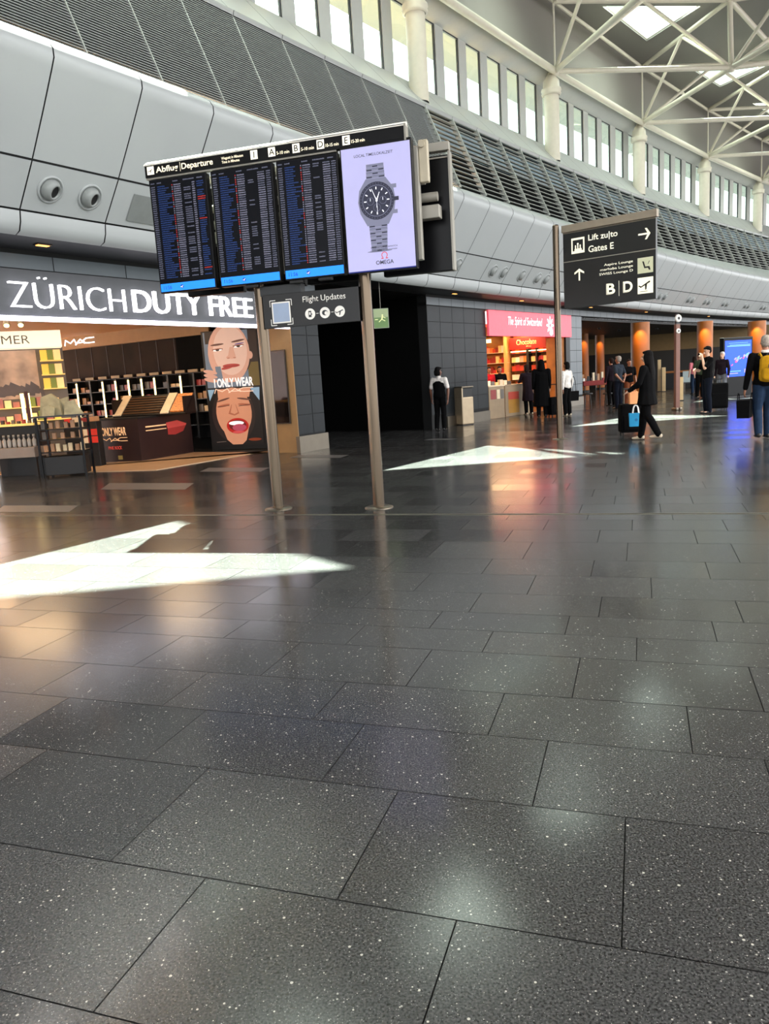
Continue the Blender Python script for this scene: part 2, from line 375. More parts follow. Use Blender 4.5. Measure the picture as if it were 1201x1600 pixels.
# upper wall and roof
ZR, ZLO, ZUP, RC = 16.65, 13.55, 16.2, -2.17
b = MB(); sweep(b, [(-2.30, 13.70), (-2.72, 13.78), (-2.75, ZR + .1)], sl_); b.build('wall_upper', UPWALL, None, 'structure')
SKY = [tuple((x - .1, y + 9.18) for x, y in t) for t in (((-3.0, 9.6), (-5.95, 5.45), (-.25, 6.0)), ((2.15, 15.9), (-.65, 12.5), (4.2, 12.8)), ((7.6, 22.4), (4.75, 19.35), (9.1, 19.8)))] + [((13.98, 39.83), (10.69, 35.94), (15.2, 36.5)), ((20.6, 46.8), (17.2, 43.2), (22.0, 43.6)), ((27.4, 53.5), (24.0, 50.0), (28.8, 50.3))]
cu = bpy.data.curves.new('ceiling', 'CURVE'); cu.dimensions = '2D'; cu.fill_mode = 'BOTH'; cu.extrude = .04
def loop(pts):
    sp_ = cu.splines.new('POLY'); sp_.points.add(len(pts) - 1); sp_.use_cyclic_u = True
    for i, p in enumerate(pts): sp_.points[i].co = (p[0], p[1], 0, 1)
outer = [W(s, -3.5, 0) for s in srange(S0, S1, 4)] + [W(s, 24, 0) for s in srange(S1, S0, 4)]
loop([(p.x, p.y) for p in outer])
for t in SKY: loop(t)
co = bpy.data.objects.new('tmp', cu); COL.objects.link(co)
me = bpy.data.meshes.new_from_object(co.evaluated_get(bpy.context.evaluated_depsgraph_get())); bpy.data.objects.remove(co)
me.materials.clear(); me.materials.append(ROOFM); me.transform(Matrix.Translation((0, 0, ZR + .04)))
ro = bpy.data.objects.new('ceiling', me); COL.objects.link(ro); ro['kind'] = 'structure'
for t in SKY:
    wn += 1; fr = MB(); c = Vector((sum(p[0] for p in t) / 3, sum(p[1] for p in t) / 3))
    for i in range(3):
        p, q = Vector(t[i]), Vector(t[(i + 1) % 3]); fr.tube((p.x, p.y, ZR + .10), (q.x, q.y, ZR + .10), .03, n=6)
    w_ = fr.build('window_%d' % wn, WHITEP, None, 'structure')
    g_ = MB(); g_.prism([c + (Vector(p) - c) * .99 for p in t], ZR + .10, ZR + .11); g_.build('skylight_pane', GLASSM, w_)

# ------------------------------------------------------------------ roof truss
tr = thing('roof_truss', 'white tubular space frame of chords and braces under the grey roof', 'roof truss', W(668.3, RC, ZLO))
trl = tr.location.copy()
def tb(name, p, q, r, m=WHITEP):
    b = MB(); b.tube(p - trl, q - trl, r, n=10); return b.build(name, m, tr)
colS = [678.3 + 9.85, 678.3, 668.3, 658.5, 648.7, 638.8, 628.9, 619.0]
A = [W(s, RC, ZLO) for s in colS]; Au = [W(s, RC - .02, ZUP) for s in colS]
Bs = [(colS[i] + colS[i + 1]) / 2 - .55 for i in range(len(colS) - 1)]
RB = 3.3
Bn = [W(s, RB, ZLO) for s in Bs]; Bu = [W(s, RB - .1, ZUP) for s in Bs]
Cs = [(Bs[i] + Bs[i + 1]) / 2 for i in range(len(Bs) - 1)]
Cn = [W(s, 10.5, ZLO + .2) for s in Cs]; Cu_ = [W(s, 10.5, ZUP + .2) for s in Cs]
def warren(p, q, pu, qu, low_=True, both=True):
    if low_: tb('chord', p, q, .11)
    tb('chord', pu, qu, .10); m_ = (pu + qu) / 2
    tb('brace', p, m_, .075)
    if both: tb('brace', q, m_, .075)
for i in range(len(colS)):
    tb('post', A[i], Au[i], .045)
    if i < len(colS) - 1: tb('tube_beam', A[i], A[i + 1], .14); tb('chord', Au[i], Au[i + 1], .08)
for i in range(len(Bs)):
    tb('post', Bn[i], Bu[i], .11)
    warren(A[i], Bn[i], Au[i], Bu[i]); warren(A[i + 1], Bn[i], Au[i + 1], Bu[i])
    if i < len(Bs) - 1: tb('chord', Bu[i], Bu[i + 1], .11)
for i in range(len(Cs)):
    tb('post', Cn[i], Cu_[i], .1)
    warren(Bn[i], Cn[i], Bu[i], Cu_[i]); warren(Bn[i + 1], Cn[i], Bu[i + 1], Cu_[i])
    if i < len(Cs) - 1: tb('chord', Cu_[i], Cu_[i + 1], .1)
for p in A[1:6] + Bn[1:5]:
    b = MB(); b.lathe([(.0, -.2), (.12, -.16), (.19, 0), (.12, .16), (0, .2)], p - trl, 14); b.build('node', WHITEP, tr)
clab = ['white round column with a collar, closest to the flight information board', 'white round column above the louvres, just beyond the watch advert in the row',
        'white round column rising above the black Lift sign', 'slim looking white column second beyond the Lift sign', 'white column at the far visible end of the clerestory row']
first = None
for i, s in enumerate(colS[1:6]):
    p = W(s, -2.36, 9.95)
    if first is None:
        first = thing('column', clab[0], 'column', p, 0, 'round columns along the clerestory windows')
        b = MB(); b.lathe([(.31, .12), (.31, 2.72), (.31, 2.75)], n=28); b.build('shaft', WHITEP, first)
        b = MB(); b.lathe([(.33, 2.70), (.39, 2.72), (.41, 2.78), (.38, 2.84), (.42, 2.90), (.40, 2.97), (.34, 3.02), (.33, 3.28), (.25, 3.36), (.18, 3.5), (.0, 3.5)], n=28); b.build('collar', WHITEP, first)
        b = MB(); b.tube((0, 0, 3.4), (0, 0, 3.58), .14); b.build('bearing', WHITEP, first)
    else: dup(first, p, 0, clab[i])

# ------------------------------------------------------------------ lower wall: fascia, tiles, openings
SP0, SP1, SCO, SR1, SR2, SPE, SEND = 688.05, 687.1, 682.3, 678.85, 672.35, 671.12, 644.2
def tiles(mb, sa, sb, z0, z1, ds, dz, m, r=0.0, ztop=True):
    s = sa
    while s > sb + .02:
        e = max(s - ds, sb); z = z1
        while z > z0 + .02:
            zb = max(z - dz, z0)
            mb.add([W(s - .008, r, zb + .008), W(e + .008, r, zb + .008), W(e + .008, r, z - .008), W(s - .008, r, z - .008)], [(0, 1, 2, 3)], m)
            z = zb
        s = e
b = MB()
sj = ps(82, 405)[0]; sa = sj + 1.365 * 30
tiles(b, sa, SP1, 3.42, 3.64, 1.365, .3, TILEL)
tiles(b, SCO, S1, 3.42, 3.64, .69, .3, TILEL)
tiles(b, SP0, SP1, .38, 3.40, .95 * .55, .43, TILE)
tiles(b, SCO, SR1, .38, 3.40, .69, .43, TILE)
tiles(b, SR2 - .08, SPE, .38, 3.40, .62, .43, TILEL)
tiles(b, SEND, S1, .0, 3.40, .69, .43, TILE)
fw = b.build('wall_fascia', None, None, 'structure')
b = MB()
def back(mb, sa, sb, z0, z1, th=.28, r=-.012): 
    for a_, b_ in zip(srange(sa, sb, 2)[:-1], srange(sa, sb, 2)[1:]): rbox(mb, a_, b_, r, r - th, z0, z1)
back(b, S0, SP1, 3.40, 3.82); back(b, SCO, S1, 3.40, 3.82)
back(b, SP0, SP1, 0, 3.5, .7); back(b, SCO, SR1, 0, 3.5); back(b, SR2, SPE, 0, 3.5, .6); back(b, SEND, S1, 0, 3.5)
b.build('wall_core', DARKGAP, fw)
b = MB(); back(b, S0, SP0, 2.74, 3.41, .2, .02); b.build('sign_band', mat('fascia_grey', (62, 64, 68), .45), fw)
b = MB()
rbox(b, SP0 + .05, SP1 - .03, .05, -.05, 0, .36); rbox(b, SCO - .8, SR1, .04, -.01, 0, .30); rbox(b, SR2, SPE, .04, -.01, 0, .32)
b.build('baseboard_left', STEELP, None, 'structure')
b = MB(); rbox(b, SP0 + .02, SP0 - .0, .0, -.72, 0, 3.4); rbox(b, SP0, SP1 + .02, -.715, -.74, 0, 3.4); b.build('jamb', TAN, fw)
# soffit with lamps
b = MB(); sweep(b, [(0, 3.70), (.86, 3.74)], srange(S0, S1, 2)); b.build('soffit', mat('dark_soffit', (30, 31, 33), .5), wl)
first = None
dl = ['orange glowing downlight in the soffit above the Zurich duty free sign', 'orange glowing downlight in the soffit above the dark tiled wall', 'orange glowing downlight in the soffit above the red shop sign',
      'small orange downlight beneath the bulkhead by the Lift sign', 'faint orange downlight in the soffit over the cafe entrance', 'tiny orange downlight in the soffit over the blue screen']
for i, s in enumerate((694.03, 681.45, 677.12, 671.2, 665.0, 656.0)):
    p = W(s, .42, 3.715); rz = facing((0, 0), tang(s))
    if first is None:
        first = thing('downlight', dl[0], 'ceiling light', p, rz, 'orange downlights in the soffit')
        b = MB(); b.box(-.12, .12, -.06, .06, -.012, .01, bev=.004); b.build('housing', STEEL, first)
        b = MB(); b.box(-.09, .09, -.035, .035, -.02, -.0125); b.build('lamp', ORANGE, first)
    else: dup(first, p, rz, dl[i])
# air nozzles
nl = {0: 'large round air nozzle pair member over the letter U, farther from the flight board', 1: 'large round air nozzle over the letter R, closer to the flight board'}
first = None
noz = [(694.35, nl[0]), (693.72, nl[1]), (683.27, 'round air nozzle just beside the back edge of the flight board'), (682.64, 'round air nozzle above the dark tiled wall, beyond the flight board edge'),
       (680.6, 'first nozzle of the pair above the red shop sign'), (679.95, 'second nozzle of the pair above the red shop sign'), (678.75, 'single round nozzle between two pairs above the red shop'),
       (677.6, 'nozzle next to the Lift sign pole, farther from it'), (676.97, 'nozzle immediately beside the Lift sign pole')] + \
      [(s, 'small far air nozzle on the bulkhead beyond the Lift sign') for s in (673.0, 672.4, 665.56, 664.9, 661.6, 661.0, 659.1, 658.5, 656.1, 655.5, 652.3, 651.7, 649.1, 648.5)]
for s, lb in noz:
    rr, zz = 1.20, 4.285; p = W(s, rr, zz)
    rz = facing((0, 0), tang(s))
    if first is None:
        first = thing('air_nozzle', lb, 'air vent', p, rz, 'round air nozzles along the bulkhead')
        ax = Vector((0, -.8, -.6)).normalized()      # outward normal of the leaning panel
        b = MB(); b.lathe([(.19, .0), (.19, .018), (.165, .022), (.162, -.02), (.15, -.02)], n=28, axis=ax); b.build('ring', PANEL, first)
        b = MB(); b.lathe([(.145, -.03), (.148, .01), (.138, .05), (.105, .085), (.085, .09), (.08, .06)], n=28, axis=Vector((.35, -.8, -.6)).normalized()); b.build('ball', mat('nozzle_grey', (140, 144, 142), .4), first)
        b = MB(); b.lathe([(.084, .068), (.0, .066)], n=20, axis=Vector((.35, -.8, -.6)).normalized()); b.build('opening', BLACK, first)
    else: dup(first, p, rz, lb)
# flat hatch on the bulkhead
b = MB(); sa, sb = ps(202, 305, 1.2)[0], ps(250, 320, 1.2)[0]
b.add([W(a_, r_ + .012, z_) for a_, r_, z_ in ((sa, 1.06, 4.08), (sb, 1.06, 4.08), (sb, 1.30, 4.42), (sa, 1.30, 4.42))], [(0, 1, 2, 3)]); b.build('hatch', mat('hatch_grey', (120, 124, 122), .5), wl)

# ------------------------------------------------------------------ duty free sign
def zside(s): return W(s, .06, 0)
b0 = ps(0, 495)[0]
sg = thing('store_sign', 'large glowing ZÜRICH DUTY FREE letters with a white light line over the store', 'sign', W(688.1, .05, 2.7), 0)
b = MB(); 
for a_, b_ in zip(srange(712, 688.15, 1.5)[:-1], srange(712, 688.15, 1.5)[1:]): rbox(b, a_, b_, .07, .02, 2.665, 2.735)
o = b.build('light_line', SHINE, sg); o.data.transform(Matrix.Translation(-sg.location))
def wall_text(body, px0, py0, px1, py1, hcap, bold, zb):
    s0, _ = ps(px0, py0); s1, _ = ps(px1, py1); p, q = W(s0, .05, 0), W(s1, .05, 0)
    L = (q - p).length; rz = facing(p, q)
    o = text(body, LETTER, None, 0, 0, L, hcap, 0, bold, .05)
    o.data.transform(Matrix.Translation((p.x, p.y, zb) - Vector(sg.location) if False else Vector((p.x, p.y, zb)) - sg.location) @ Matrix.Rotation(rz, 4, 'Z'))
    o.parent = sg; return o
wall_text('ZÜRICH', 10, 460, 190, 465, .455, -.022, 2.855)
wall_text('DUTY FREE', 203, 470, 390, 485, .37, .0, 2.86)

# ------------------------------------------------------------------ flight information board
p1, p2 = Vector((-1.3, 9.28, 0)), Vector((-.06, 8.91, 0))
rzB = facing(p1, p2)
fb = thing('flight_information_board', 'tall departures board with flight screens and a watch advert on two steel poles', 'information board', p1, rzB)
for u in (0, (p2 - p1).length):
    b = MB(); b.tube((u, 0, .0), (u, 0, 3.9), .068, n=24); b.build('pole', STEEL, fb)
    b = MB(); b.lathe([(.0, .02), (.07, .02), (.165, .012), (.17, .0)], (u, 0, 0), 28); b.build('base_plate', STEELP, fb)
YF = -.15
b = MB(); b.box(-1.235, 1.90, YF - .03, YF + .05, 3.965, 4.115, BLACKG); b.build('header', None, fb)
b = MB(); b.add([(-1.24, YF - .035, 4.105), (1.905, YF - .035, 4.105), (1.905, YF + .03, 4.15), (-1.24, YF + .03, 4.15), (-1.24, YF - .04, 4.095), (1.905, YF - .04, 4.095), (1.905, YF + .07, 4.095), (-1.24, YF + .07, 4.095)],
      [(0, 1, 2, 3), (4, 5, 1, 0), (7, 4, 0, 3), (5, 6, 2, 1), (6, 7, 3, 2), (4, 7, 6, 5)]); b.build('top_rail', mat('rail_sunlit', (236, 232, 222), .5), fb)  # near-white rail colour stands in for direct sunlight along the top edge
b = MB(); b.box(-1.235, 1.12, YF - .02, YF + .04, 3.945, 3.963); b.box(1.885, 1.905, YF - .04, YF + .07, 3.95, 4.115); b.build('lower_rail', BRACK, fb)
IW = mat('icon_white', (245, 240, 225), .5, emit=.75, ergb=(240, 232, 210))
HT = mat('header_text', (250, 240, 215), .5, emit=.8, ergb=(255, 240, 205))
def plane_icon(mb, cx, cz, k, y, m, rot=.5):
    def P(pts): return [(cx + k * (x * cos(rot) - z * sin(rot)), cz + k * (x * sin(rot) + z * cos(rot))) for x, z in pts]
    mb.poly(P([(-.5, .05), (.42, .07), (.5, 0), (.42, -.07), (-.5, -.04)]), y, m)
    mb.poly(P([(-.05, 0), (.18, 0), (-.12, -.42), (-.25, -.42)]), y - .0004, m)
    mb.poly(P([(-.5, 0), (-.36, 0), (-.5, .22), (-.6, .22)]), y - .0004, m)
YT = YF - .032
b = MB(); b.rect(-1.205, -1.115, 3.995, 4.085, YT, IW); plane_icon(b, -1.16, 4.04, .06, YT - .001, BLACK); b.build('departure_icon', None, fb)
text('Abflug', HT, fb, -1.09, 3.985, .29, .085, YT, .015, .001); b = MB(); b.rect(-.775, -.771, 3.985, 4.085, YT, HT); b.build('divider', None, fb)
text('Departure', HT, fb, -.755, 3.983, .40, .085, YT, .015, .001)
text('Wegzeit in Minuten\nTime in Minutes', HT, fb, -.245, 3.995, .27, .07, YT, .01, .001)
for ch, u, t in (('1', .115, ''), ('A', .33, '5-10 min'), ('B', .62, '5-10 min'), ('D', .905, '10-15 min'), ('E', 1.20, '15-20 min')):
    b = MB(); b.rect(u, u + .085, 3.99, 4.085, YT, IW); b.build('gate_box', None, fb)
    text(ch, BLACK, fb, u + .0425, 4.005, None, .065, YT - .001, .01, .0005, 'C')
    if t: text(t, HT, fb, u + .10, 4.0, .15, .034, YT, .01, .001)
# the three flight screens
SCRB = mat('screen_black', (5, 6, 12), .3, spec=.15, emit=.02, ergb=(30, 34, 60))
SBLUE = mat('screen_blue_text', (12, 40, 90), .5, emit=.34, ergb=(26, 72, 150))
SWHITE = mat('screen_white_text', (90, 90, 105), .5, emit=.24, ergb=(200, 200, 235))
SGREY = mat('screen_dim_text', (90, 92, 110), .5, emit=.18, ergb=(130, 132, 165))
SRED = mat('screen_red_text', (150, 30, 30), .5, emit=.45, ergb=(190, 40, 50))
SFOOT = mat('screen_footer', (20, 120, 230), .5, emit=.95, ergb=(20, 124, 240))
SFTXT = mat('screen_footer_text', (10, 70, 170), .5, emit=.5, ergb=(10, 70, 170))
scr = [(-1.20, -.46), (-.40, .36), (.41, 1.13)]
rnd = random.Random(3)
for k, (u0, u1) in enumerate(scr):
    b = MB(); b.box(u0, u1, YF - .03, YF + .06, 2.66, 3.935, BLACKG, .006)
    d = b.build('display', None, fb); w_ = u1 - u0
    a = MB(); y0 = YF - .0315
    a.rect(u0 + .012, u1 - .012, 2.675, 3.925, y0, SCRB)
    a.rect(u0 + .012, u1 - .012, 2.675, 2.765, y0 - .001, SFOOT)
    a.ell(u0 + w_ * .40, 2.72, .022, .022, y0 - .002, SFTXT); plane_icon(a, u0 + w_ * .40, 2.72, .035, y0 - .003, IW)
    def word(x, z, L, h, m):                          # one run of letters too small to read
        e = x + L
        while x < e - .004:
            c = rnd.uniform(.006, .013); c = min(c, e - x); a.rect(x, x + c, z, z + h * rnd.uniform(.75, 1.0), y0 - .001, m); x += c + .003
    for j, (fx, L) in enumerate(((.03, .05), (.14, .06), (.42, .07), (.60, .14), (.84, .07))): word(u0 + w_ * fx, 3.885, L, .014, SGREY)
    n = 44
    for i in range(n):
        z = 3.845 - i * (3.845 - 2.80) / n; h = .0135
        word(u0 + w_ * .03, z, .05, h, SGREY)
        word(u0 + w_ * .14, z, rnd.choice((.10, .12, .15, .18)), h, SBLUE)
        a.rect(u0 + w_ * .395, u0 + w_ * .41, z, z + h, y0 - .001, SRED if rnd.random() < .5 else SWHITE)
        word(u0 + w_ * .43, z, .09, h, SWHITE if rnd.random() < .7 else SGREY)
        if k == 0:
            if rnd.random() < .6: word(u0 + w_ * .60, z, .09, h, SGREY)
            word(u0 + w_ * .75, z, .035, h, SWHITE); 
            if i in (7, 8, 17, 40): word(u0 + w_ * .83, z, .10, h, SRED)
            elif rnd.random() < .9: word(u0 + w_ * .83, z, rnd.choice((.07, .09)), h, SBLUE)
        else:
            if rnd.random() < .4: word(u0 + w_ * .60, z, .07, h, SGREY)
            word(u0 + w_ * .76, z, .085, h, SWHITE if rnd.random() < .7 else SGREY); word(u0 + w_ * .90, z, .05, h, SGREY)
    a.build('flight_list', None, d)
    text('11:56', SFTXT, d, u0 + .05, 2.70, .11, .042, y0 - .0015, .01, .0005)
# watch advert
u0, u1 = 1.175, 1.955; uc = (u0 + u1) / 2
b = MB(); b.box(u0 - .015, u1 + .0, YF - .035, YF + .06, 2.655, 3.975, BLACKG, .006); d = b.build('display', None, fb)
LAV = mat('advert_lavender', (120, 118, 150), .5, emit=.74, ergb=(194, 192, 238))
AS = mat('advert_silver', (90, 92, 110), .5, emit=.42, ergb=(150, 152, 180)); AD = mat('advert_dark', (40, 42, 62), .5, emit=.12, ergb=(46, 48, 76))
AM = mat('advert_mid', (110, 112, 135), .5, emit=.3, ergb=(110, 112, 140)); AW = mat('advert_white', (240, 240, 250), .5, emit=.8, ergb=(235, 235, 250)); AR = mat('advert_red', (190, 60, 70), .5, emit=.5, ergb=(190, 60, 80))
NAV = mat('advert_navy', (16, 30, 110), .5, emit=.3, ergb=(20, 36, 130))
y0 = YF - .0365; a = MB()
a.rect(u0, u1 - .015, 2.675, 3.945, y0, LAV); a.rect(u0, u1 - .015, 2.662, 2.675, y0, NAV)
def yy(i): return y0 - .0008 * i
wc, wz = uc - .02, 3.385
for up in (1, -1):                                   # bracelet links
    for i in range(6 if up > 0 else 9):
        z = wz + up * (.215 + i * .036) - .018; hw = .105 - (i * .002 if up > 0 else i * .002)
        if up > 0 and i > 4: continue
        a.rect(wc - hw, wc + hw, z, z + .034, yy(1), AS)
        for q in range(3):
            xa = wc - hw + q * hw * 2 / 3; a.rect(xa + .004, xa + hw * 2 / 3 - .004, z + (.003 if (q + i) % 2 else .019), z + (.016 if (q + i) % 2 else .031), yy(2), AD if (q + i) % 2 else AM)
a.ell(wc, wz - .36 - .16, .14, .008, yy(1), AM)
a.poly([(wc - .11, wz + .23), (wc + .11, wz + .23), (wc + .19, wz + .12), (wc + .21, wz), (wc + .19, wz - .12), (wc + .12, wz - .25), (wc - .12, wz - .25), (wc - .19, wz - .12), (wc - .21, wz), (wc - .19, wz + .12)], yy(3), AS)
for dz, w2 in ((.13, .03), (0, .035), (-.13, .03)):
    a.rect(wc + .19 if dz == 0 else wc + .16, wc + .19 + w2 + .02 if dz == 0 else wc + .225, wz + dz - .02, wz + dz + .02, yy(3.5), AD if dz == 0 else AS)
a.ell(wc, wz, .195, .195, yy(4), AD); a.ell(wc, wz, .162, .162, yy(5), AM); a.ell(wc, wz, .156, .156, yy(6), AD)
for i in range(36):
    t = i * pi / 18; a.line(wc + .172 * cos(t), wz + .172 * sin(t), wc + .184 * cos(t), wz + .184 * sin(t), .003, yy(6), AM)
for i in range(12):
    t = i * pi / 6; a.line(wc + .115 * cos(t), wz + .115 * sin(t), wc + .142 * cos(t), wz + .142 * sin(t), .010, yy(7), AW)
for dx, dz in ((-.07, 0), (.07, 0), (0, -.07)):
    a.ell(wc + dx, wz + dz, .040, .040, yy(7), AM); a.ell(wc + dx, wz + dz, .037, .037, yy(8), AD); a.line(wc + dx, wz + dz, wc + dx, wz + dz + .03, .005, yy(9), AW)
a.line(wc, wz, wc - .05, wz + .125, .008, yy(10), AW, .004); a.line(wc, wz, wc + .035, wz + .085, .012, yy(10), AW, .006); a.line(wc, wz + .03, wc + .005, wz - .135, .003, yy(11), AW)
a.ell(wc, wz, .011, .011, yy(12), AW)
a.build('watch_advert', None, d)
text('LOCAL TIME/LOKALZEIT', AD, d, uc - .03, 3.845, .43, .028, y0 - .0005, .004, .0005, 'C')
text('SPEEDMASTER MOONWATCH', AD, d, uc + .03, 2.895, .30, .018, y0 - .0005, .0, .0005, 'C')
text('Co-Axial Master Chronometer', AD, d, uc + .03, 2.868, .30, .018, y0 - .0005, .0, .0005, 'C')
text('OMEGA', AD, d, uc + .03, 2.725, .20, .042, y0 - .0005, .012, .0005, 'C')
a = MB()
for i in range(20):
    t0, t1 = radians(-55 + i * 14.5), radians(-55 + (i + 1) * 14.5); R_, r_ = .034, .026; cxx, czz = uc + .03, 2.82
    a.poly([(cxx + R_ * cos(t0), czz + R_ * sin(t0)), (cxx + R_ * cos(t1), czz + R_ * sin(t1)), (cxx + r_ * cos(t1), czz + r_ * sin(t1)), (cxx + r_ * cos(t0), czz + r_ * sin(t0))], y0 - .0005, AR)
a.rect(uc + .03 + .012, uc + .03 + .038, 2.782, 2.792, y0 - .0006, AR); a.rect(uc + .03 - .038, uc + .03 - .012, 2.782, 2.792, y0 - .0006, AR); a.build('brand_mark', None, d)
# frame behind
b = MB()
for z, r_, u in ((3.60, .045, 2.02), (3.44, .05, 2.13)): b.tube((-1.1, .12 if r_ < .05 else .22, z), (u, .12 if r_ < .05 else .22, z), r_, n=18)
b.build('cross_tube', BRACK, fb)
b = MB(); b.box(-1.15, 2.16, .12, .26, 3.20, 3.34, None, .008); b.build('box_rail', BRACK, fb)
for u in (-1.0, -.43, .385, 1.15, 1.96): b = MB(); b.box(u - .03, u + .03, -.07, .02, 2.75, 3.9, None, .004); b.build('bracket', BRACK, fb)
b = MB(); b.box(1.99, 2.09, -.02, .06, 3.55, 3.98, None, .01); b.tube((2.03, -.05, 3.93), (2.03, .02, 3.93), .035); b.build('end_bracket', mat('beige_bracket', (178, 168, 146), .5), fb)
b = MB()
for i, (u0, u1) in enumerate(((-1.15, -.38), (-.34, .43), (.47, 1.24), (1.42, 2.26))): b = MB(); b.box(u0, u1, .36, .46, 2.66, 3.90, None, .01); b.build('rear_display', BLACKG, fb)
b = MB(); b.box(-1.15, 2.26, .30, .40, 3.93, 4.02, None, .004); b.box(2.245, 2.265, .30, .44, 2.66, 3.92); b.box(1.99, 2.25, .335, .355, 3.86, 3.875); b.build('rear_rail', BRACK, fb)
for x in (-.1, .45, .8): b = MB(); b.box(x, x + .16, YF - .01, YF + .05, 2.625, 2.66, None, .005); b.build('sensor_box', BLACK, fb)
b = MB(); b.box(.02, .55, -.06, .06, 2.52, 2.64, None, .01); b.build('cable_box', DKGREY, fb)
# flight updates panel
b = MB(); b.box(.06, 1.235, -.075, -.03, 2.155, 2.535, mat('panel_black', (26, 26, 27), .4), .004); d = b.build('updates_panel', None, fb); y0 = -.0765
b = MB(); IG = mat('code_plate', (150, 165, 190), .6)
b.rect(.17, .40, 2.205, 2.445, y0 - .0, WHT); b.rect(.185, .385, 2.22, 2.43, y0 - .001, IG)
for sx, sz in ((0, 0), (1, 0), (0, 1), (1, 1)):
    cx_, cz_ = (.15 if sx == 0 else .42), (2.185 if sz == 0 else 2.465); dx, dz = (1 if sx == 0 else -1), (1 if sz == 0 else -1)
    b.rect(min(cx_, cx_ + dx * .07), max(cx_, cx_ + dx * .07), cz_ - .004, cz_ + .004, y0, WHT); b.rect(cx_ - .004, cx_ + .004, min(cz_, cz_ + dz * .07), max(cz_, cz_ + dz * .07), y0, WHT)
b.build('code_frame', None, d)
text('Flight Updates', WHT, d, .56, 2.395, .52, .085, y0, .004, .001)
a = MB()
for i, x in enumerate((.64, .82, 1.0)):
    a.ell(x, 2.28, .062, .062, y0 - .0, WHT)
    if i < 2: a.rect(x + .075, x + .105, 2.277, 2.283, y0, WHT)
a.rect(.62, .655, 2.245, 2.315, y0 - .001, DKGREY); a.rect(.628, .647, 2.27, 2.30, y0 - .002, WHT); a.rect(.655, .665, 2.27, 2.285, y0 - .002, DKGREY)
a.ell(.82, 2.28, .035, .03, y0 - .001, DKGREY); a.ell(.835, 2.275, .02, .02, y0 - .002, WHT); plane_icon(a, 1.0, 2.28, .09, y0 - .001, DKGREY, .35)
a.build('pictogram', None, d)

# ------------------------------------------------------------------ direction sign on a pole
pole3 = Vector((3.83, 16.22, 0))
PL, PR = pd(880, 366, 16.7), pd(1025, 348, 16.0); PL.z = PR.z = 0
rz3 = facing(PL, PR); WL = (PR - PL).length
ds = thing('direction_sign', 'black airport direction sign for Lift, lounges and gates on a steel pole', 'sign', PL, rz3)
inv = Matrix.Translation(PL) @ Matrix.Rotation(rz3, 4, 'Z'); inv.invert(); lp = inv @ pole3
zt, zb = pd(880, 366, 16.7).z, pd(880, 483, 16.7).z
b = MB(); b.tube((lp.x - .0, lp.y, 0), (lp.x, lp.y, zt + .17), .066, n=24); b.lathe([(.0, zt + .20), (.05, zt + .19), (.066, zt + .17)], (lp.x, lp.y, 0), 24); b.build('pole', STEEL, ds)
b = MB(); b.lathe([(0, .02), (.07, .02), (.16, .01), (.165, 0)], (lp.x, lp.y, 0), 28); b.build('base_plate', STEELP, ds)
b = MB(); b.box(-.03, WL + .02, -.04, .08, zt + .02, zt + .16, None, .006); b.build('top_beam', mat('beige_beam', (150, 138, 122), .5, .3), ds)
b = MB(); b.box(0, WL, -.03, .06, zb, zt, mat('sign_black', (14, 14, 15), .35), .004); d = b.build('panel', None, ds)
b = MB(); zm = zt - .56; b.box(0, WL, -.034, -.03, zm - .008, zm + .008, BRACK); b.box(.0, WL, -.034, .0, zt - .01, zt + .01, STEELP); b.build('divider', None, d)
SW = mat('sign_white', (238, 234, 215), .5, emit=.55, ergb=(238, 232, 208)); y0 = -.0315
a = MB(); a.rect(.18, .46, zt - .42, zt - .12, y0, SW); a.rect(.21, .43, zt - .37, zt - .16, y0 - .001, BLACK)
for x in (.27, .32, .37): a.rect(x - .012, x + .012, zt - .36, zt - .26, y0 - .002, SW); 
a.ell(.32, zt - .24, .02, .02, y0 - .002, SW); a.rect(.25, .40, zt - .37, zt - .33, y0 - .002, SW); a.build('lift_icon', None, d)
text('Lift zu|to', SW, d, .54, zt - .25, .60, .15, y0, .015, .001)
text('Gates E', SW, d, .54, zt - .44, .52, .125, y0, .015, .001)
def arrow(x, z, k, rot):
    a = MB()
    def P(pts): return [(x + k * (px * cos(rot) - pz * sin(rot)), z + k * (px * sin(rot) + pz * cos(rot))) for px, pz in pts]
    a.poly(P([(-.5, -.07), (.35, -.07), (.35, .07), (-.5, .07)]), y0, SW)
    a.poly(P([(.05, .45), (.22, .45), (.52, .0), (.30, 0)]), y0 - .0005, SW); a.poly(P([(.05, -.45), (.22, -.45), (.52, 0), (.30, 0)]), y0 - .0007, SW)
    return a.build('arrow', None, d)
arrow(1.66, zt - .26, .23, 0); arrow(.34, zm - .28, .23, pi / 2)
for i, t in enumerate(('Aspire Lounge', 'marhaba Lounge', 'SWISS Lounge D')):
    text(t, SW, d, 1.44, zm - .20 - i * .085, (.58, .66, .68)[i], .06, y0, .008, .001, 'R')
a = MB(); a.rect(1.53, 1.83, zm - .42, zm - .13, y0, mat('icon_olive', (190, 190, 160), .5, emit=.35, ergb=(190, 190, 160)))
a.poly([(1.62, zm - .2), (1.65, zm - .2), (1.68, zm - .3), (1.76, zm - .3), (1.78, zm - .37), (1.75, zm - .37), (1.73, zm - .33), (1.66, zm - .33)], y0 - .001, BLACK); a.line(1.73, zm - .26, 1.76, zm - .2, .01, y0 - .001, BLACK); a.build('lounge_icon', None, d)
text('B', SW, d, .90, zb + .18, .18, .21, y0, .03, .001); text('D', SW, d, 1.24, zb + .18, .19, .21, y0, .03, .001)
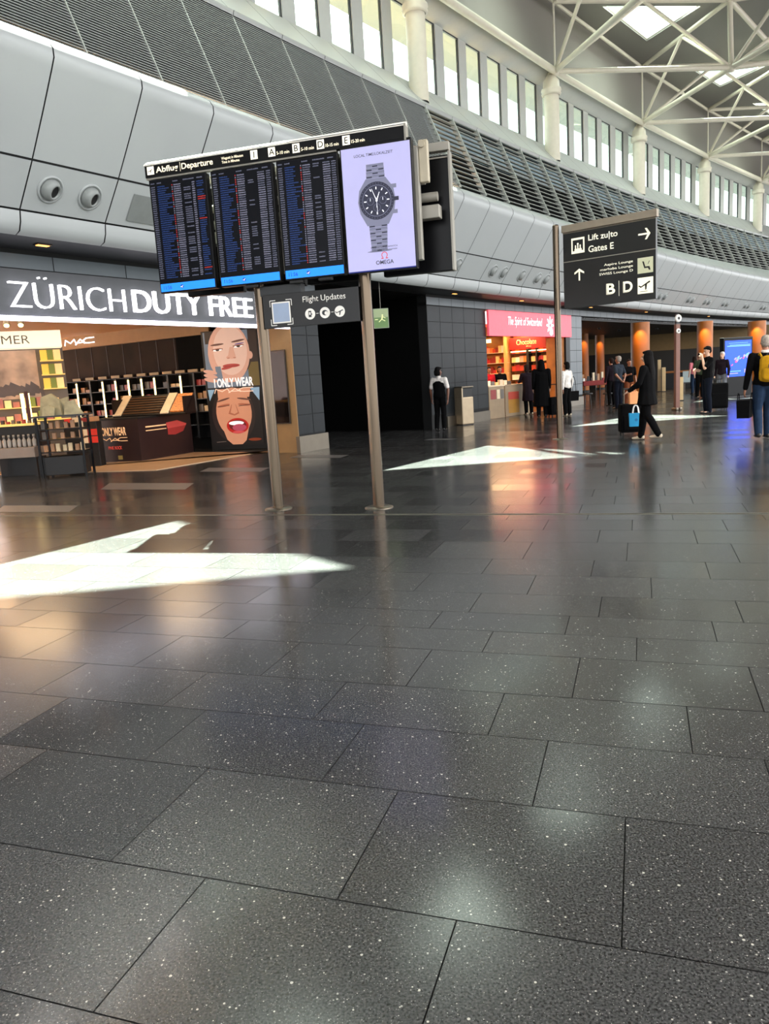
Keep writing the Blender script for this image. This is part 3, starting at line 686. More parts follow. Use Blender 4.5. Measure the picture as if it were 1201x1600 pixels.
a = MB(); a.rect(1.155, 1.163, zb + .13, zb + .42, y0, SW); a.rect(1.53, 1.83, zb + .12, zb + .42, y0, SW); plane_icon(a, 1.68, zb + .29, .22, y0 - .001, BLACK, .5); a.rect(1.57, 1.72, zb + .155, zb + .165, y0 - .001, BLACK); a.build('departure_icon', None, d)
# plain dark lip below (cable tray)
# ------------------------------------------------------------------ emergency exit sign
p = pd(583, 497, 18.6); q = pd(607, 496, 18.6); rz = facing(p, q); w_ = (q - p).to_2d().length; zt_, zb_ = pd(595, 482, 18.6).z, pd(595, 513, 18.6).z
es = thing('exit_sign', 'small green running man exit sign hanging on a rod', 'sign', (p.x, p.y, zb_), rz); h_ = zt_ - zb_
b = MB(); b.box(0, w_, -.02, .02, 0, h_, mat('exit_rim', (150, 160, 140), .5), .004); b.build('housing', None, es)
EG = mat('exit_green', (90, 120, 70), .5, emit=.35, ergb=(110, 140, 90)); EY = mat('exit_pale', (200, 205, 150), .5, emit=.6, ergb=(200, 205, 150)); a = MB()
a.rect(.015, w_ - .015, .015, h_ - .015, -.0215, EG); a.rect(.015, w_ - .015, h_ * .55, h_ - .015, -.022, mat('exit_upper', (150, 165, 125), .5, emit=.3, ergb=(150, 165, 125)))
c = w_ * .6; a.ell(c, h_ * .66, .02, .02, -.023, EY); a.line(c, h_ * .62, c - .02, h_ * .42, .035, -.023, EY); a.line(c - .02, h_ * .45, c - .09, h_ * .32, .02, -.0235, EY); a.line(c - .02, h_ * .45, c + .06, h_ * .36, .02, -.0235, EY); a.line(c, h_ * .58, c + .07, h_ * .5, .015, -.0235, EY)
a.line(w_ * .1, h_ * .45, w_ * .3, h_ * .45, .02, -.0235, EY); a.build('pictogram', None, es)
b = MB(); b.tube((w_ / 2, 0, h_), (w_ / 2, 0, 3.73 - zb_), .006, n=6); b.build('rod', BRACK, es)

# ------------------------------------------------------------------ corridor
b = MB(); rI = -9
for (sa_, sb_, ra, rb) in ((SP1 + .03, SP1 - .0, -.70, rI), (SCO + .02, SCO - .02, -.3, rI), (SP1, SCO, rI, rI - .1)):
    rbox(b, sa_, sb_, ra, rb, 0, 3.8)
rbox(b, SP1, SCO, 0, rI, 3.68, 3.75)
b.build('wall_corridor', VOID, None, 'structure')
# ------------------------------------------------------------------ duty free store shell
b = MB(); pts = [pf(-60, 745), pf(0, 742), pf(244, 735), pf(418, 705), W(SP0, -.9, 0), W(SP0, -16, 0), W(716, -16, 0), W(716, -4.5, 0)]
b.prism([(v.x, v.y) for v in pts], -.001, .012); b.build('floor_store', BEIGE, None, 'structure')
CE = mat('store_ceiling', (190, 150, 112), .6)
b = MB()
for a_, b_ in zip(srange(716, SP1, 2)[:-1], srange(716, SP1, 2)[1:]): rbox(b, a_, b_, -.25, -15, 3.2, 3.3)
b.build('ceiling_store', CE, None, 'structure')
BWr, BWl = pd(329, 518, 20.0), pd(95, 548, 24.4)
BWr.z = BWl.z = 0; rzW = facing(BWl, BWr); LW = (BWr - BWl).length
b = MB(); T = Matrix.Translation(BWl) @ Matrix.Rotation(rzW, 4, 'Z')
b.box(-3.5, LW + .05, .0, .12, 0, 2.86, DKWOOD, T=T); 
for i in range(10): b.box(i * LW / 9 - .01, i * LW / 9 + .01, -.008, 0, 1.2, 2.86, BLACK, T=T)
b.box(-3.5, LW + .05, -.12, .12, 2.86, 3.2, TAN, T=T); b.build('wall_store', None, None, 'structure')
mg = thing('brand_sign', 'small white glowing MAC letters on the tan bulkhead inside the store', 'sign', T @ Vector((0, -.13, 2.9)), rzW)
MC = mat('mac_light', (255, 250, 255), .5, emit=2.2, ergb=(255, 245, 250))
def mac_logo(parent, x0, z0, w, h, m, y=-.002, name='lettering', e=.012):
    a = MB(); t = h * .17
    def st(pts, w_=t, w2=None):
        for (xa, za), (xb, zb_) in zip(pts, pts[1:]):
            dx, dz = xb - xa, zb_ - za; L = math.hypot(dx, dz); nx, nz = -dz / L * w_ / 2, dx / L * w_ / 2
            P = [(xa + nx, za + nz), (xa - nx, za - nz), (xb - nx, zb_ - nz), (xb + nx, zb_ + nz)]
            a.add([(px, yy_, pz) for yy_ in (y, y - e) for px, pz in P], [(0, 1, 2, 3), (7, 6, 5, 4), (0, 4, 5, 1), (1, 5, 6, 2), (2, 6, 7, 3), (3, 7, 4, 0)])
    X = lambda f: x0 + f * w; Z = lambda f: z0 + f * h
    st([(X(0), Z(0)), (X(.04), Z(.95)), (X(.2), Z(.35)), (X(.34), Z(.95)), (X(.40), Z(0))]); st([(X(.36), Z(0)), (X(.54), Z(.85)), (X(.68), Z(.1))]); st([(X(.42), Z(.30)), (X(.64), Z(.30))])
    st([(X(1), Z(.92)), (X(.74), Z(.92)), (X(.64), Z(.62)), (X(.68), Z(.2)), (X(.76), Z(.12)), (X(1), Z(.12))])
    return a.build(name, m, parent)
def along(px, py):                                   # local x, z on the store's back wall under a pixel
    v = ray(px, py); n = Vector((-sin(rzW), cos(rzW))); s = (n.x * BWl.x + n.y * BWl.y) / (n.x * v.x + n.y * v.y); P = Vector((v.x * s, v.y * s, 0))
    return (P - BWl).dot(Vector((cos(rzW), sin(rzW), 0))), EYE + v.z * s
xa, za = along(108, 541); xb, zb2 = along(153, 525)
mac_logo(mg, xa, za - 2.9 + .0, xb - xa, zb2 - za - .02, MC, -.005)
# MAC shelving along that wall
sh = thing('cosmetics_shelving', 'long run of black cosmetics shelves with upright warm light strips', 'shelf unit', T @ Vector((0, 0, 0)), rzW)
b = MB(); b.box(0, LW + .05, -.12, -.005, .3, 1.95, BLACK); b.build('back_panel', None, sh)
b = MB()
for z in (.62, .95, 1.27, 1.60): b.box(0, LW + .05, -.36, -.12, z, z + .02, DKGREY)
b.build('shelf', None, sh)
nb = 11
for i in range(nb + 1):
    px = 117 + (340 - 117) * i / nb; x = along(px, 600)[0]
    b = MB(); b.box(x - .03, x + .03, -.38, -.12, .3, 1.93); b.build('divider', BLACK, sh)
    if i not in (2, 8, 10):
        b = MB(); b.box(x - .028, x + .028, -.392, -.382, .72, 1.88); b.build('light_strip', WARMLED, sh)
    if i < nb:
        x2 = along(117 + (340 - 117) * (i + .5) / nb, 600)[0]
        b = MB(); b.box(x2 - .18, x2 + .16, -.14, -.10, 1.96, 2.03); b.build('header_tag', mat('dull_brass', (120, 100, 70), .4, .5), sh)
PC = [mat('product_%s' % n, c, .4) for n, c in (('dark', (50, 40, 36)), ('gold', (150, 110, 60)), ('red', (140, 40, 34)), ('tan', (176, 130, 92)), ('grey', (96, 88, 80)), ('cream', (214, 190, 150)))]
protos = {}
def small_box(kind, label, cat, p, rz, sx, sy, sz, m, group, name='product_box'):
    key = (round(sx, 2), round(sy, 2), round(sz, 2), m.name)
    if key not in protos:
        b = MB(); b.box(-sx / 2, sx / 2, -sy / 2, sy / 2, 0, sz, m, .004); o = b.build(name, None); protos[key] = o
    else: o = protos[key].copy(); o.name = name; COL.objects.link(o)
    o.location = p; o.rotation_euler = (0, 0, rz); tag(o, label, cat, group); return o
rr_ = random.Random(5)
for i in range(nb):
    x = along(117 + (340 - 117) * (i + .5) / nb, 600)[0]
    for z in (1.29, 1.62, .97):
        for dx in (-.13, .07):
            if rr_.random() < .85: small_box(0, 'small cosmetics box standing on the black lit shelves', 'cosmetics', T @ Vector((x + dx, -.26, z)), rzW, .16, .10, rr_.choice((.08, .14, .18)), rr_.choice(PC), 'cosmetics on the black lit shelves')
# poster light box
PA, PB = pf(333, 704), pf(416, 701); rzP = facing(PA, PB); wp = (PB - PA).length
po = thing('poster_lightbox', 'tall lit poster of two made-up faces reading I ONLY WEAR MAC', 'poster', PA, rzP); hp = 2.88
b = MB(); b.box(-.03, wp + .03, .0, .3, 0, hp, BLACK, .01); b.build('cabinet', None, po)
def em(n, c, k=.55): return mat('poster_' + n, tuple(int(v * .6) for v in c), .5, emit=k, ergb=c)
SK, SKL, SKD, HR, LIP, LIPD, BRW, GB, OLV, LBL = em('skin', (236, 176, 150)), em('skin_light', (250, 205, 182)), em('skin_shade', (205, 130, 104)), em('hair', (50, 34, 30), .4), em('lip', (196, 70, 62)), em('lip_dark', (120, 30, 30)), em('brow', (112, 70, 58)), em('greyblue', (120, 132, 146)), em('olive', (112, 92, 44)), em('ice', (156, 190, 214))
SKO, SKOD = em('skin_warm', (236, 160, 122)), em('skin_warm_shade', (196, 112, 80)); PUR = em('violet', (110, 84, 150)); WT = em('white', (255, 246, 240), 1.0); BKP = em('black', (22, 16, 16), .25); TNG = em('tongue', (206, 84, 106)); RLP = em('red_lip', (206, 34, 26)); ORG = em('orange', (150, 60, 24), .5)
a = MB(); n_ = [0]
def yy2(): n_[0] += 1; return -.002 - .0006 * n_[0]
X = lambda f: f * wp; Z = lambda f: .12 + f * (hp - .15)
mid_ = .515
a.rect(0, wp, .10, hp - .02, yy2(), BKP); a.rect(X(.02), X(.98), Z(mid_), Z(1), yy2(), GB); a.rect(X(.80), X(.99), Z(mid_), Z(.75), yy2(), OLV)
a.rect(X(.84), X(.99), Z(.72), Z(1), yy2(), HR); a.rect(X(.05), X(.22), Z(.90), Z(1), yy2(), HR)
a.ell(X(.49), Z(.80), X(.40), .60, yy2(), HR); a.ell(X(.47), Z(.81), X(.385), .70, yy2(), SK); a.ell(X(.50), Z(.83), X(.31), .58, yy2(), SKL); a.ell(X(.86), Z(.78), X(.045), .09, yy2(), SK)
for cx_, cz_, rt in ((.27, .865, .05), (.66, .885, .12)):
    a.ell(X(cx_), Z(cz_ + .024), X(.125), .024, yy2(), BRW, rt); a.ell(X(cx_), Z(cz_ - .02), X(.10), .034, yy2(), SKD, rt); a.ell(X(cx_), Z(cz_ - .024), X(.085), .022, yy2(), WT, rt); a.ell(X(cx_), Z(cz_ - .023), X(.035), .024, yy2(), HR); a.line(X(cx_ - .1), Z(cz_ - .018), X(cx_ + .1), Z(cz_ - .014), .014, yy2(), BRW)
a.ell(X(.68), Z(.884), X(.09), .014, yy2(), PUR, .1)
a.poly([(X(.50), Z(.86)), (X(.56), Z(.86)), (X(.60), Z(.775)), (X(.53), Z(.757)), (X(.41), Z(.772)), (X(.46), Z(.79))], yy2(), SK); a.ell(X(.46), Z(.766), X(.028), .014, yy2(), SKD); a.ell(X(.575), Z(.766), X(.028), .014, yy2(), SKD)
a.ell(X(.50), Z(.700), X(.16), .045, yy2(), LIP); a.ell(X(.44), Z(.688), X(.13), .04, yy2(), LIP, .2); a.line(X(.38), Z(.692), X(.63), Z(.70), .010, yy2(), LIPD)
a.poly([(X(.22), Z(.53)), (X(.34), Z(.53)), (X(.30), Z(.70)), (X(.20), Z(.70))], yy2(), GB)
for k_ in range(3): a.ell(X(.10), Z(.655 - k_ * .035), X(.13), .05, yy2(), SK, -.2)
# lower face
a.rect(X(.02), X(.98), Z(.0), Z(.5), yy2(), BKP); a.poly([(X(.02), Z(.5)), (X(.15), Z(.5)), (X(.04), Z(.40))], yy2(), LBL); a.poly([(X(.80), Z(.5)), (X(.98), Z(.5)), (X(.96), Z(.385))], yy2(), LBL)
a.ell(X(.46), Z(.27), X(.40), .68, yy2(), HR); a.ell(X(.47), Z(.29), X(.33), .60, yy2(), SKO); a.poly([(X(.22), Z(.18)), (X(.74), Z(.18)), (X(.66), Z(.04)), (X(.58), Z(.005)), (X(.40), Z(.005)), (X(.30), Z(.05))], yy2(), SKO)
a.poly([(X(.20), Z(.5)), (X(.82), Z(.5)), (X(.78), Z(.42)), (X(.20), Z(.42))], yy2(), SKO)
for cx_, rt in ((.29, .15), (.68, -.1)):
    a.ell(X(cx_), Z(.405), X(.13), .022, yy2(), BRW, rt * 1.5); a.ell(X(cx_), Z(.355), X(.12), .03, yy2(), SKOD, rt); a.line(X(cx_ - .11), Z(.345), X(cx_ + .11), Z(.355), .014, yy2(), HR)
a.poly([(X(.44), Z(.36)), (X(.52), Z(.36)), (X(.57), Z(.28)), (X(.48), Z(.262)), (X(.37), Z(.28))], yy2(), SKOD); a.poly([(X(.455), Z(.37)), (X(.51), Z(.37)), (X(.545), Z(.29)), (X(.48), Z(.275)), (X(.41), Z(.29))], yy2(), SKO)
a.ell(X(.52), Z(.17), X(.205), .19, yy2(), RLP); a.ell(X(.52), Z(.175), X(.16), .13, yy2(), LIPD); a.ell(X(.50), Z(.195), X(.14), .05, yy2(), WT); a.ell(X(.55), Z(.155), X(.13), .085, yy2(), TNG); a.ell(X(.53), Z(.115), X(.11), .03, yy2(), em('lip_gloss', (236, 90, 90)))
a.ell(X(.82), Z(.045), X(.12), .035, yy2(), ORG); a.line(X(.10), Z(.03), X(.28), Z(.035), .012, yy2(), em('dimtext', (150, 130, 120), .4))
a.build('portrait', None, po)
text('I ONLY WEAR', WT, po, X(.17), Z(.515), X(.72), .215, -.062, .03, .002)
mac_logo(po, X(.16), Z(.465), X(.72), .11, em('peach', (255, 214, 186), .85), -.062, e=.004)
# MAC counter
CA, CB, CC = pf(160, 723), pf(222, 721), pf(303, 707)
ct = thing('cosmetics_counter', 'dark faceted makeup counter printed I ONLY WEAR MAC with a lipstick', 'counter', CA, 0)
def rel(v, o): return Vector((v.x - o.x, v.y - o.y, 0))
back_ = [CC + Vector((-.35, .75, 0)), CA + Vector((-.2, 1.05, 0)), CA + Vector((-.12, .4, 0))]
CM = mat('counter_brown', (44, 27, 26), .35, vary=.1)
b = MB(); b.prism([rel(v, CA) for v in (CA, CB, CC, *back_)], .0, .95, CM); b.build('body', None, ct)
b = MB(); b.prism([rel(v, CA) * 1.02 for v in (CA, CB, CC, *back_)], .95, .99, BLACK); b.build('top', None, ct)
rzA = facing(CA, CB); e1 = bpy.data.objects.new('front_graphic', None)
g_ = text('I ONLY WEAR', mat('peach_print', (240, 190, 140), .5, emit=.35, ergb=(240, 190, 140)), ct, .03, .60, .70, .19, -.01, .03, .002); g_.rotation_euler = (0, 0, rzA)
g_ = mac_logo(ct, .05, .47, .70, .09, MATS['peach_print'], -.01, e=.004); g_.rotation_euler = (0, 0, rzA)
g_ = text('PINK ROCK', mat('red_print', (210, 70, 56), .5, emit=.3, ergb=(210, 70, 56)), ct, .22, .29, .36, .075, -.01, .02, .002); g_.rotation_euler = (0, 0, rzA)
rzC = facing(CB, CC); lc = (CC - CB).length
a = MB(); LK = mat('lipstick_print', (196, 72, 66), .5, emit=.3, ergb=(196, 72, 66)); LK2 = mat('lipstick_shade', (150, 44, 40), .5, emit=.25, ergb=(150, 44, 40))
a.poly([(lc * .50, .80), (lc * .72, .83), (lc * .90, .73), (lc * .88, .69), (lc * .52, .66)], -.012, LK); a.poly([(lc * .52, .66), (lc * .88, .69), (lc * .82, .56), (lc * .66, .50), (lc * .52, .52)], -.012, LK2)
a.rect(lc * .12, lc * .50, .74, .77, -.012, MATS['peach_print']); a.rect(lc * .12, lc * .50, .66, .68, -.012, MATS['peach_print']); a.rect(lc * .13, lc * .16, .36, .58, -.012, CM)
g_ = a.build('lipstick_graphic', None, ct); g_.location = rel(CB, CA); g_.rotation_euler = (0, 0, rzC)
g_ = MB().box(.45, .56, -.012, -.002, .06, .15, mat('outlet', (150, 130, 70), .5)).build('socket', None, ct); g_.rotation_euler = (0, 0, rzA)
# tester tray
tt = thing('tester_tray', 'sloping black makeup tester tray with cream ends on the dark counter', 'display tray', CA + Vector((.25, .35, .99)), radians(-8))
TT = Matrix.Rotation(radians(33), 4, 'X')
b = MB(); b.box(0, 1.75, 0, .8, -.01, .03, BLACK, T=TT); b.build('board', None, tt)
b = MB()
for i in range(7): b.box(.22, 1.12, .06 + i * .10, .08 + i * .10, .03, .055, mat('tray_rib', (96, 66, 40), .4), T=TT)
b.build('rib', None, tt)
for x in (0.0, 1.15): b = MB(); b.box(x, x + .2, 0, .8, .03, .06, CREAM, .004, T=TT); b.build('cream_end', None, tt)
b = MB(); b.box(1.38, 1.74, .05, .75, .03, .06, mat('orange_testers', (214, 130, 60), .4, vary=.5, scale=30), T=TT); b.build('tester_card', None, tt)
b = MB(); b.box(.0, 1.75, .1, .66, -.01, .02); b.box(0, .04, .0, .66, 0, .40); b.box(1.71, 1.75, .0, .66, 0, .40); b.build('support', DKWOOD, tt)
# display stand in front
D0, D1 = pf(66, 748), pf(137, 743); rzD = facing(D0, D1); wd_ = (D1 - D0).length
st = thing('display_stand', 'tall black open display stand on the dark floor before the makeup counter', 'display stand', D0, rzD); hd = 1.16
b = MB()
for x in (.02, wd_ - .02):
    for y_ in (.02, .55): b = MB(); b.box(x - .02, x + .02, y_ - .02, y_ + .02, 0, hd); b.build('frame_post', BLACKG, st)
b = MB(); b.box(-.06, wd_ + .06, -.05, .62, hd, hd + .03, DKGREY); b.build('top', None, st)
for z in (.48, .72, .92): b = MB(); b.box(.02, wd_ - .02, .02, .55, z, z + .015); b.build('shelf', BLACKG, st)
b = MB(); b.box(.06, wd_ - .06, .06, .5, .04, .40, None, .01); b.build('plinth', BLACK, st)
Tst = Matrix.Translation(D0) @ Matrix.Rotation(rzD, 4, 'Z')
SG = mat('stone_green', (150, 146, 118), .6, vary=.2, scale=8)
ds2 = thing('scenic_display', 'pale grey green cut-out figures sculpture on top of the black stand', 'sculpture', Tst @ Vector((0, 0, hd + .03)), rzD)
for i, (x, y_, w2, h2, tl) in enumerate(((.02, .28, .42, .42, .1), (.30, .40, .40, .34, -.25), (.50, .20, .36, .28, -.2), (.12, .10, .22, .20, .3))):
    b = MB(); b.add([(x, y_, 0), (x + w2, y_, 0), (x + w2 * (.8 + tl), y_ + .05, h2 * .7), (x + w2 * .55, y_ + .06, h2), (x + w2 * .1, y_ + .04, h2 * .85), (x, y_ + .09, 0), (x + w2, y_ + .09, 0), (x + w2 * (.8 + tl), y_ + .14, h2 * .7), (x + w2 * .55, y_ + .15, h2), (x + w2 * .1, y_ + .13, h2 * .85)],
                [(0, 1, 2, 3, 4), (9, 8, 7, 6, 5), (0, 5, 6, 1), (1, 6, 7, 2), (2, 7, 8, 3), (3, 8, 9, 4), (4, 9, 5, 0)]); b.build('figure', SG, ds2)
for z, n_it in ((.935, 6), (.735, 5), (.495, 7)):
    for i in range(n_it):
        x = .08 + (wd_ - .16) * i / (n_it - 1); small_box(0, 'little skincare item on the black open display stand', 'cosmetics', Tst @ Vector((x, .2 + .05 * (i % 2), z)), rzD, .07, .06, rr_.choice((.08, .12, .15)), rr_.choice((PC[4], PC[5], PC[3], PC[5])), 'skincare on the open stand')
# small card stack at its side (red and cream tester panel)
q0, q1 = pf(130, 700), pf(156, 699)
rb_ = thing('tester_block', 'low black tester block with red and cream squares beside the makeup counter', 'display unit', Vector((pd(112, 690, 17.9).x, pd(112, 690, 17.9).y, 0)), -.1)
b = MB(); b.box(-.15, .60, 0, .25, 0, .98, BLACK, .01); b.build('body', None, rb_)
a = MB()
for i in range(2):
    a.rect(.24, .38, .52 + i * .16, .66 + i * .16, -.003, CREAM); a.rect(.39, .60, .52 + i * .16, .66 + i * .16, -.003, mat('red_card', (210, 50, 36), .5))
a.build('colour_card', None, rb_)
b = MB()
for i, m_ in enumerate((MATS['red_card'], CREAM, PC[2], PC[3])): b.box(-.12 + i * .18, .03 + i * .18, .02, .23, .98, 1.06 + .02 * (i % 2), m_)
b.build('palette', None, rb_)
# La Mer unit
la = pd(-30, 560, 18.6); lb_ = pd(98, 550, 18.6); la.z = lb_.z = 0; rzL = facing(la, lb_); wl_ = (lb_ - la).length; TL = Matrix.Translation(la) @ Matrix.Rotation(rzL, 4, 'Z')
lm = thing('skincare_unit', 'skincare wall unit with a glowing white LA MER header and cloudy mural', 'shelf unit', la, rzL)
b = MB(); b.box(0, wl_, .0, .25, 0, 2.95, mat('unit_grey', (110, 104, 100), .5)); b.build('carcass', None, lm)
b = MB(); b.box(0, wl_ - .02, -.5, -.05, 2.60, 2.95, mat('header_glow', (250, 240, 224), .5, emit=.85, ergb=(255, 240, 215)), .01); b.build('header', None, lm)
text('LA MER', mat('grey_letter', (120, 126, 120), .5), lm, .02, 2.69, .97, .17, -.502, -.005, .004)
b = MB(); nt_mural = mat('mural_cloud', (176, 150, 132), .6, vary=.55, scale=2.2, emit=.22, ergb=(190, 160, 140)); b.box(.0, wl_ * .66, -.02, 0, 1.55, 2.58, nt_mural)
b.build('mural', None, lm)
b = MB()
for i in range(9): b.poly([(.0 + .12 * i, 1.62 + .05 * (i % 3)), (.35 + .1 * i, 1.60 + .04 * (i % 2)), (.5 + .08 * i, 1.70 + .03 * (i % 4)), (.2 + .1 * i, 1.80 + .04 * ((i * 5) % 4))], -.022 - i * .001, mat('mural_dark%s' % ('', ' ')[0], (96, 88, 92), .6))
b.build('mural_cloud', None, lm)
xk = wl_ * .70
b = MB()
for z in (1.05, 1.35, 1.72, 2.02, 2.32): b.box(xk, wl_ - .02, -.28, 0, z, z + .02, mat('glow_shelf', (240, 205, 120), .5, emit=.5, ergb=(240, 200, 110)))
for z in (1.05, 1.35): b.box(0, xk, -.28, 0, z, z + .02, MATS['glow_shelf'])
b.build('shelf', None, lm)
b = MB(); b.box(wl_ * .40, wl_ * .445, -.30, -.28, 1.0, 1.66, WARMLED); b.box(wl_ * .50, wl_ * .515, -.30, -.28, 1.0, 1.66, WARMLED); b.build('light_strip', None, lm)
b = MB(); b.box(wl_ * .455, wl_ * .495, -.30, -.02, 1.0, 1.70, mat('maroon', (70, 22, 16), .5)); b.build('divider', None, lm)
GB2 = [mat('lit_green', (120, 130, 56), .5, emit=.25, ergb=(130, 140, 50)), mat('lit_cream', (240, 205, 140), .5, emit=.5, ergb=(250, 210, 140)), mat('lit_gold', (230, 190, 80), .5, emit=.5, ergb=(240, 190, 70)), mat('dusty_pink', (190, 120, 110), .5)]
for z in (1.74, 2.04, 2.34):
    for i in range(3): small_box(0, 'backlit green and gold skincare box beside the cloudy mural', 'cosmetics', TL @ Vector((xk + .09 + i * (wl_ - xk - .1) / 3, -.16, z)), rzL, .15, .12, .22, GB2[(i + int(z * 10)) % 3], 'lit skincare boxes by the mural')
for z, n_ in ((1.07, 9), (1.37, 9)):
    for i in range(n_): small_box(0, 'pink or green skincare item under the cloudy mural', 'cosmetics', TL @ Vector((.08 + i * (wl_ - .2) / n_, -.16, z)), rzL, .13, .10, rr_.choice((.12, .16, .2)), GB2[(i * 3 + int(z * 10)) % 4] if i > 4 else GB2[3 if i % 2 else 1], 'skincare under the cloudy mural')
# bottle table
t0, t1 = pd(-30, 700, 17.2), pd(57, 697, 16.6); t0.z = t1.z = 0; rzT = facing(t0, t1); wt = (t1 - t0).length; TB = Matrix.Translation(t0) @ Matrix.Rotation(rzT, 4, 'Z')
bt = thing('tester_table', 'long tester table with glowing top and grey drawer front at the store edge', 'table', t0, rzT)
b = MB(); b.box(0, wt, 0, .55, 1.02, 1.06, MATS['glow_shelf']); b.build('glowing_top', None, bt)
b = MB(); b.box(0, wt, -.10, .6, .40, .60, mat('drawer_grey', (134, 122, 112), .4), .006); b.build('drawer_front', None, bt)
b = MB(); b.box(0, wt, .2, .55, .6, 1.02); b.build('back_box', BLACK, bt)
b = MB(); b.box(.1, .16, .1, .16, 0, .4); b.box(wt - .16, wt - .1, .1, .16, 0, .4); b.box(.1, wt - .1, .4, .5, 0, .4); b.build('leg', BLACK, bt)
bb = None
for i in range(11):
    p = TB @ Vector((.06 + i * (wt - .12) / 10, .05, .60))
    if bb is None:
        b = MB(); b.lathe([(0, 0), (.035, 0), (.04, .03), (.04, .14), (.02, .17), (.018, .2), (.024, .2), (.024, .25), (0, .25)], n=12); bb = b.build('tester_bottle', mat('bottle_grey', (150, 146, 140), .2), None)
        bb.location = p; tag(bb, 'small grey tester bottle in the row under the glowing table top', 'bottle', 'tester bottles under the glowing top')
    else: o = bb.copy(); COL.objects.link(o); o.location = p
for i in range(10):
    small_box(0, 'tiny tester jar on the glowing table top', 'cosmetics', TB @ Vector((.08 + i * (wt - .16) / 9, .2, 1.06)), rzT, .06, .06, .05 + .03 * (i % 2), PC[(i * 2) % 6], 'jars on the glowing table')
# ceiling spotlights of the store
first = None
for i, (px, py) in enumerate(((12, 520), (34, 519))):
    p = pd(px, py, 16.5); p.z = 3.05
    if first is None:
        first = thing('track_spotlight', 'dark track spotlight above the LA MER header, over the letter A', 'spotlight', p, .4, 'track spotlights in the store')
        b = MB(); b.tube((0, 0, .15), (0, 0, .02), .015); b.build('stem', BLACK, first)
        b = MB(); b.tube((0, .05, .03), (0, -.06, -.12), .045, .06, 16); b.build('head', BLACK, first)
        b = MB(); b.tube((0, -.062, -.122), (0, -.066, -.126), .05, .05, 16); b.build('lens', WARMLED, first)
    else: dup(first, p, .4, 'dark track spotlight above the LA MER header, over the letter R')
# mirror on the jamb
mj = thing('wall_mirror', 'narrow tall dark mirror on the tan jamb behind the steel pole', 'mirror', W(SP0 + .03, -.45, 1.0), facing(W(SP0, -1, 0), W(SP0, 0, 0)))
b = MB(); b.box(-.28, .28, -.03, 0, -.35, 1.25, mat('bronze_frame', (40, 30, 22), .4), .004); b.build('frame', None, mj)
b = MB(); b.box(-.26, .26, -.034, -.031, -.33, 1.23, mat('mirror_dark', (60, 50, 46), .05, .9)); b.build('glass', None, mj)
for s_, r_, e_ in ((690.2, -1.6, 70), (692.8, -3.0, 90), (695.5, -2.2, 70), (692, -6, 70), (696.5, -5.0, 70), (688.8, -3.6, 50)):
    p = W(s_, r_, 3.12); lamp_area('store_lamp', p, 1.2, e_ * .55, (1, .68, .38))

# ------------------------------------------------------------------ red souvenir shop
rs = thing('shop_sign', 'wide glowing pink red shop sign with white script and a flower emblem', 'sign', W(SR1, .05, 2.6), facing(W(SR1, .05, 0), W(SR2, .05, 0)))
wr = (W(SR1, .05, 0) - W(SR2, .05, 0)).length
RED = mat('pink_red', (226, 90, 104), .45, emit=.62, ergb=(232, 84, 100)); WE = mat('sign_white_glow', (255, 235, 235), .5, emit=.95, ergb=(255, 228, 228))
b = MB(); b.box(0, wr, -.06, .02, 0, .80, RED, .01); b.build('panel', None, rs)
text('The Spirit of Switzerland', WE, rs, wr * .20, .27, wr * .40, .36, -.065, .004, .004, shear=.3)
a = MB(); fx, fz = wr * .70, .40
for i in range(8): t = i * pi / 4; a.ell(fx + .17 * cos(t), fz + .17 * sin(t), .15, .05, -.0655 - .0004 * i, WE, t)
a.ell(fx, fz, .06, .06, -.070, RED)
for i in range(5): t = -pi / 2 + (i - 2) * .45; a.ell(fx + .08 + .10 * cos(t), fz - .18 + .10 * sin(t), .09, .04, -.0705 - .0004 * i, WE, t)
a.build('flower_emblem', None, rs)
b = MB(); RD = -7.0
rbox(b, SR1 + .0, SR1 - .06, -.3, RD, 0, 3.3, TAN); rbox(b, SR2 + .06, SR2, -.3, RD, 0, 3.3, TAN); rbox(b, SR1, SR2, RD, RD - .1, 0, 3.3, mat('shop_orange', (196, 128, 60), .6)); rbox(b, SR1, SR2, -.2, RD, 2.9, 3.0, mat('shop_ceiling', (220, 170, 100), .6))
b.build('wall_shop', None, None, 'structure')
b = MB(); rbox(b, SR1 - .07, SR2 + .07, .0, RD, -.001, .006); b.build('floor_shop', mat('shop_floor', (130, 90, 60), .3), None, 'structure')
b = MB(); rbox(b, SR2 + .95, SR2 + .35, -.05, -.5, 0, 2.6, WOOD); d_ = b.build('trim_4', None, None, 'structure')
b = MB(); rbox(b, SR2 + .35, SR2 - .02, .03, -.35, 0, 2.6); b.build('trim_5', BLACK, None, 'structure')
for s_ in (677.6, 675.6, 673.6): lamp_area('shop_lamp', W(s_, -1.6, 2.85), 1.0, 75, (1, .66, .34))
lamp_area('shop_lamp', W(676, -3.6, 2.85), 1.6, 90, (1, .62, .30))
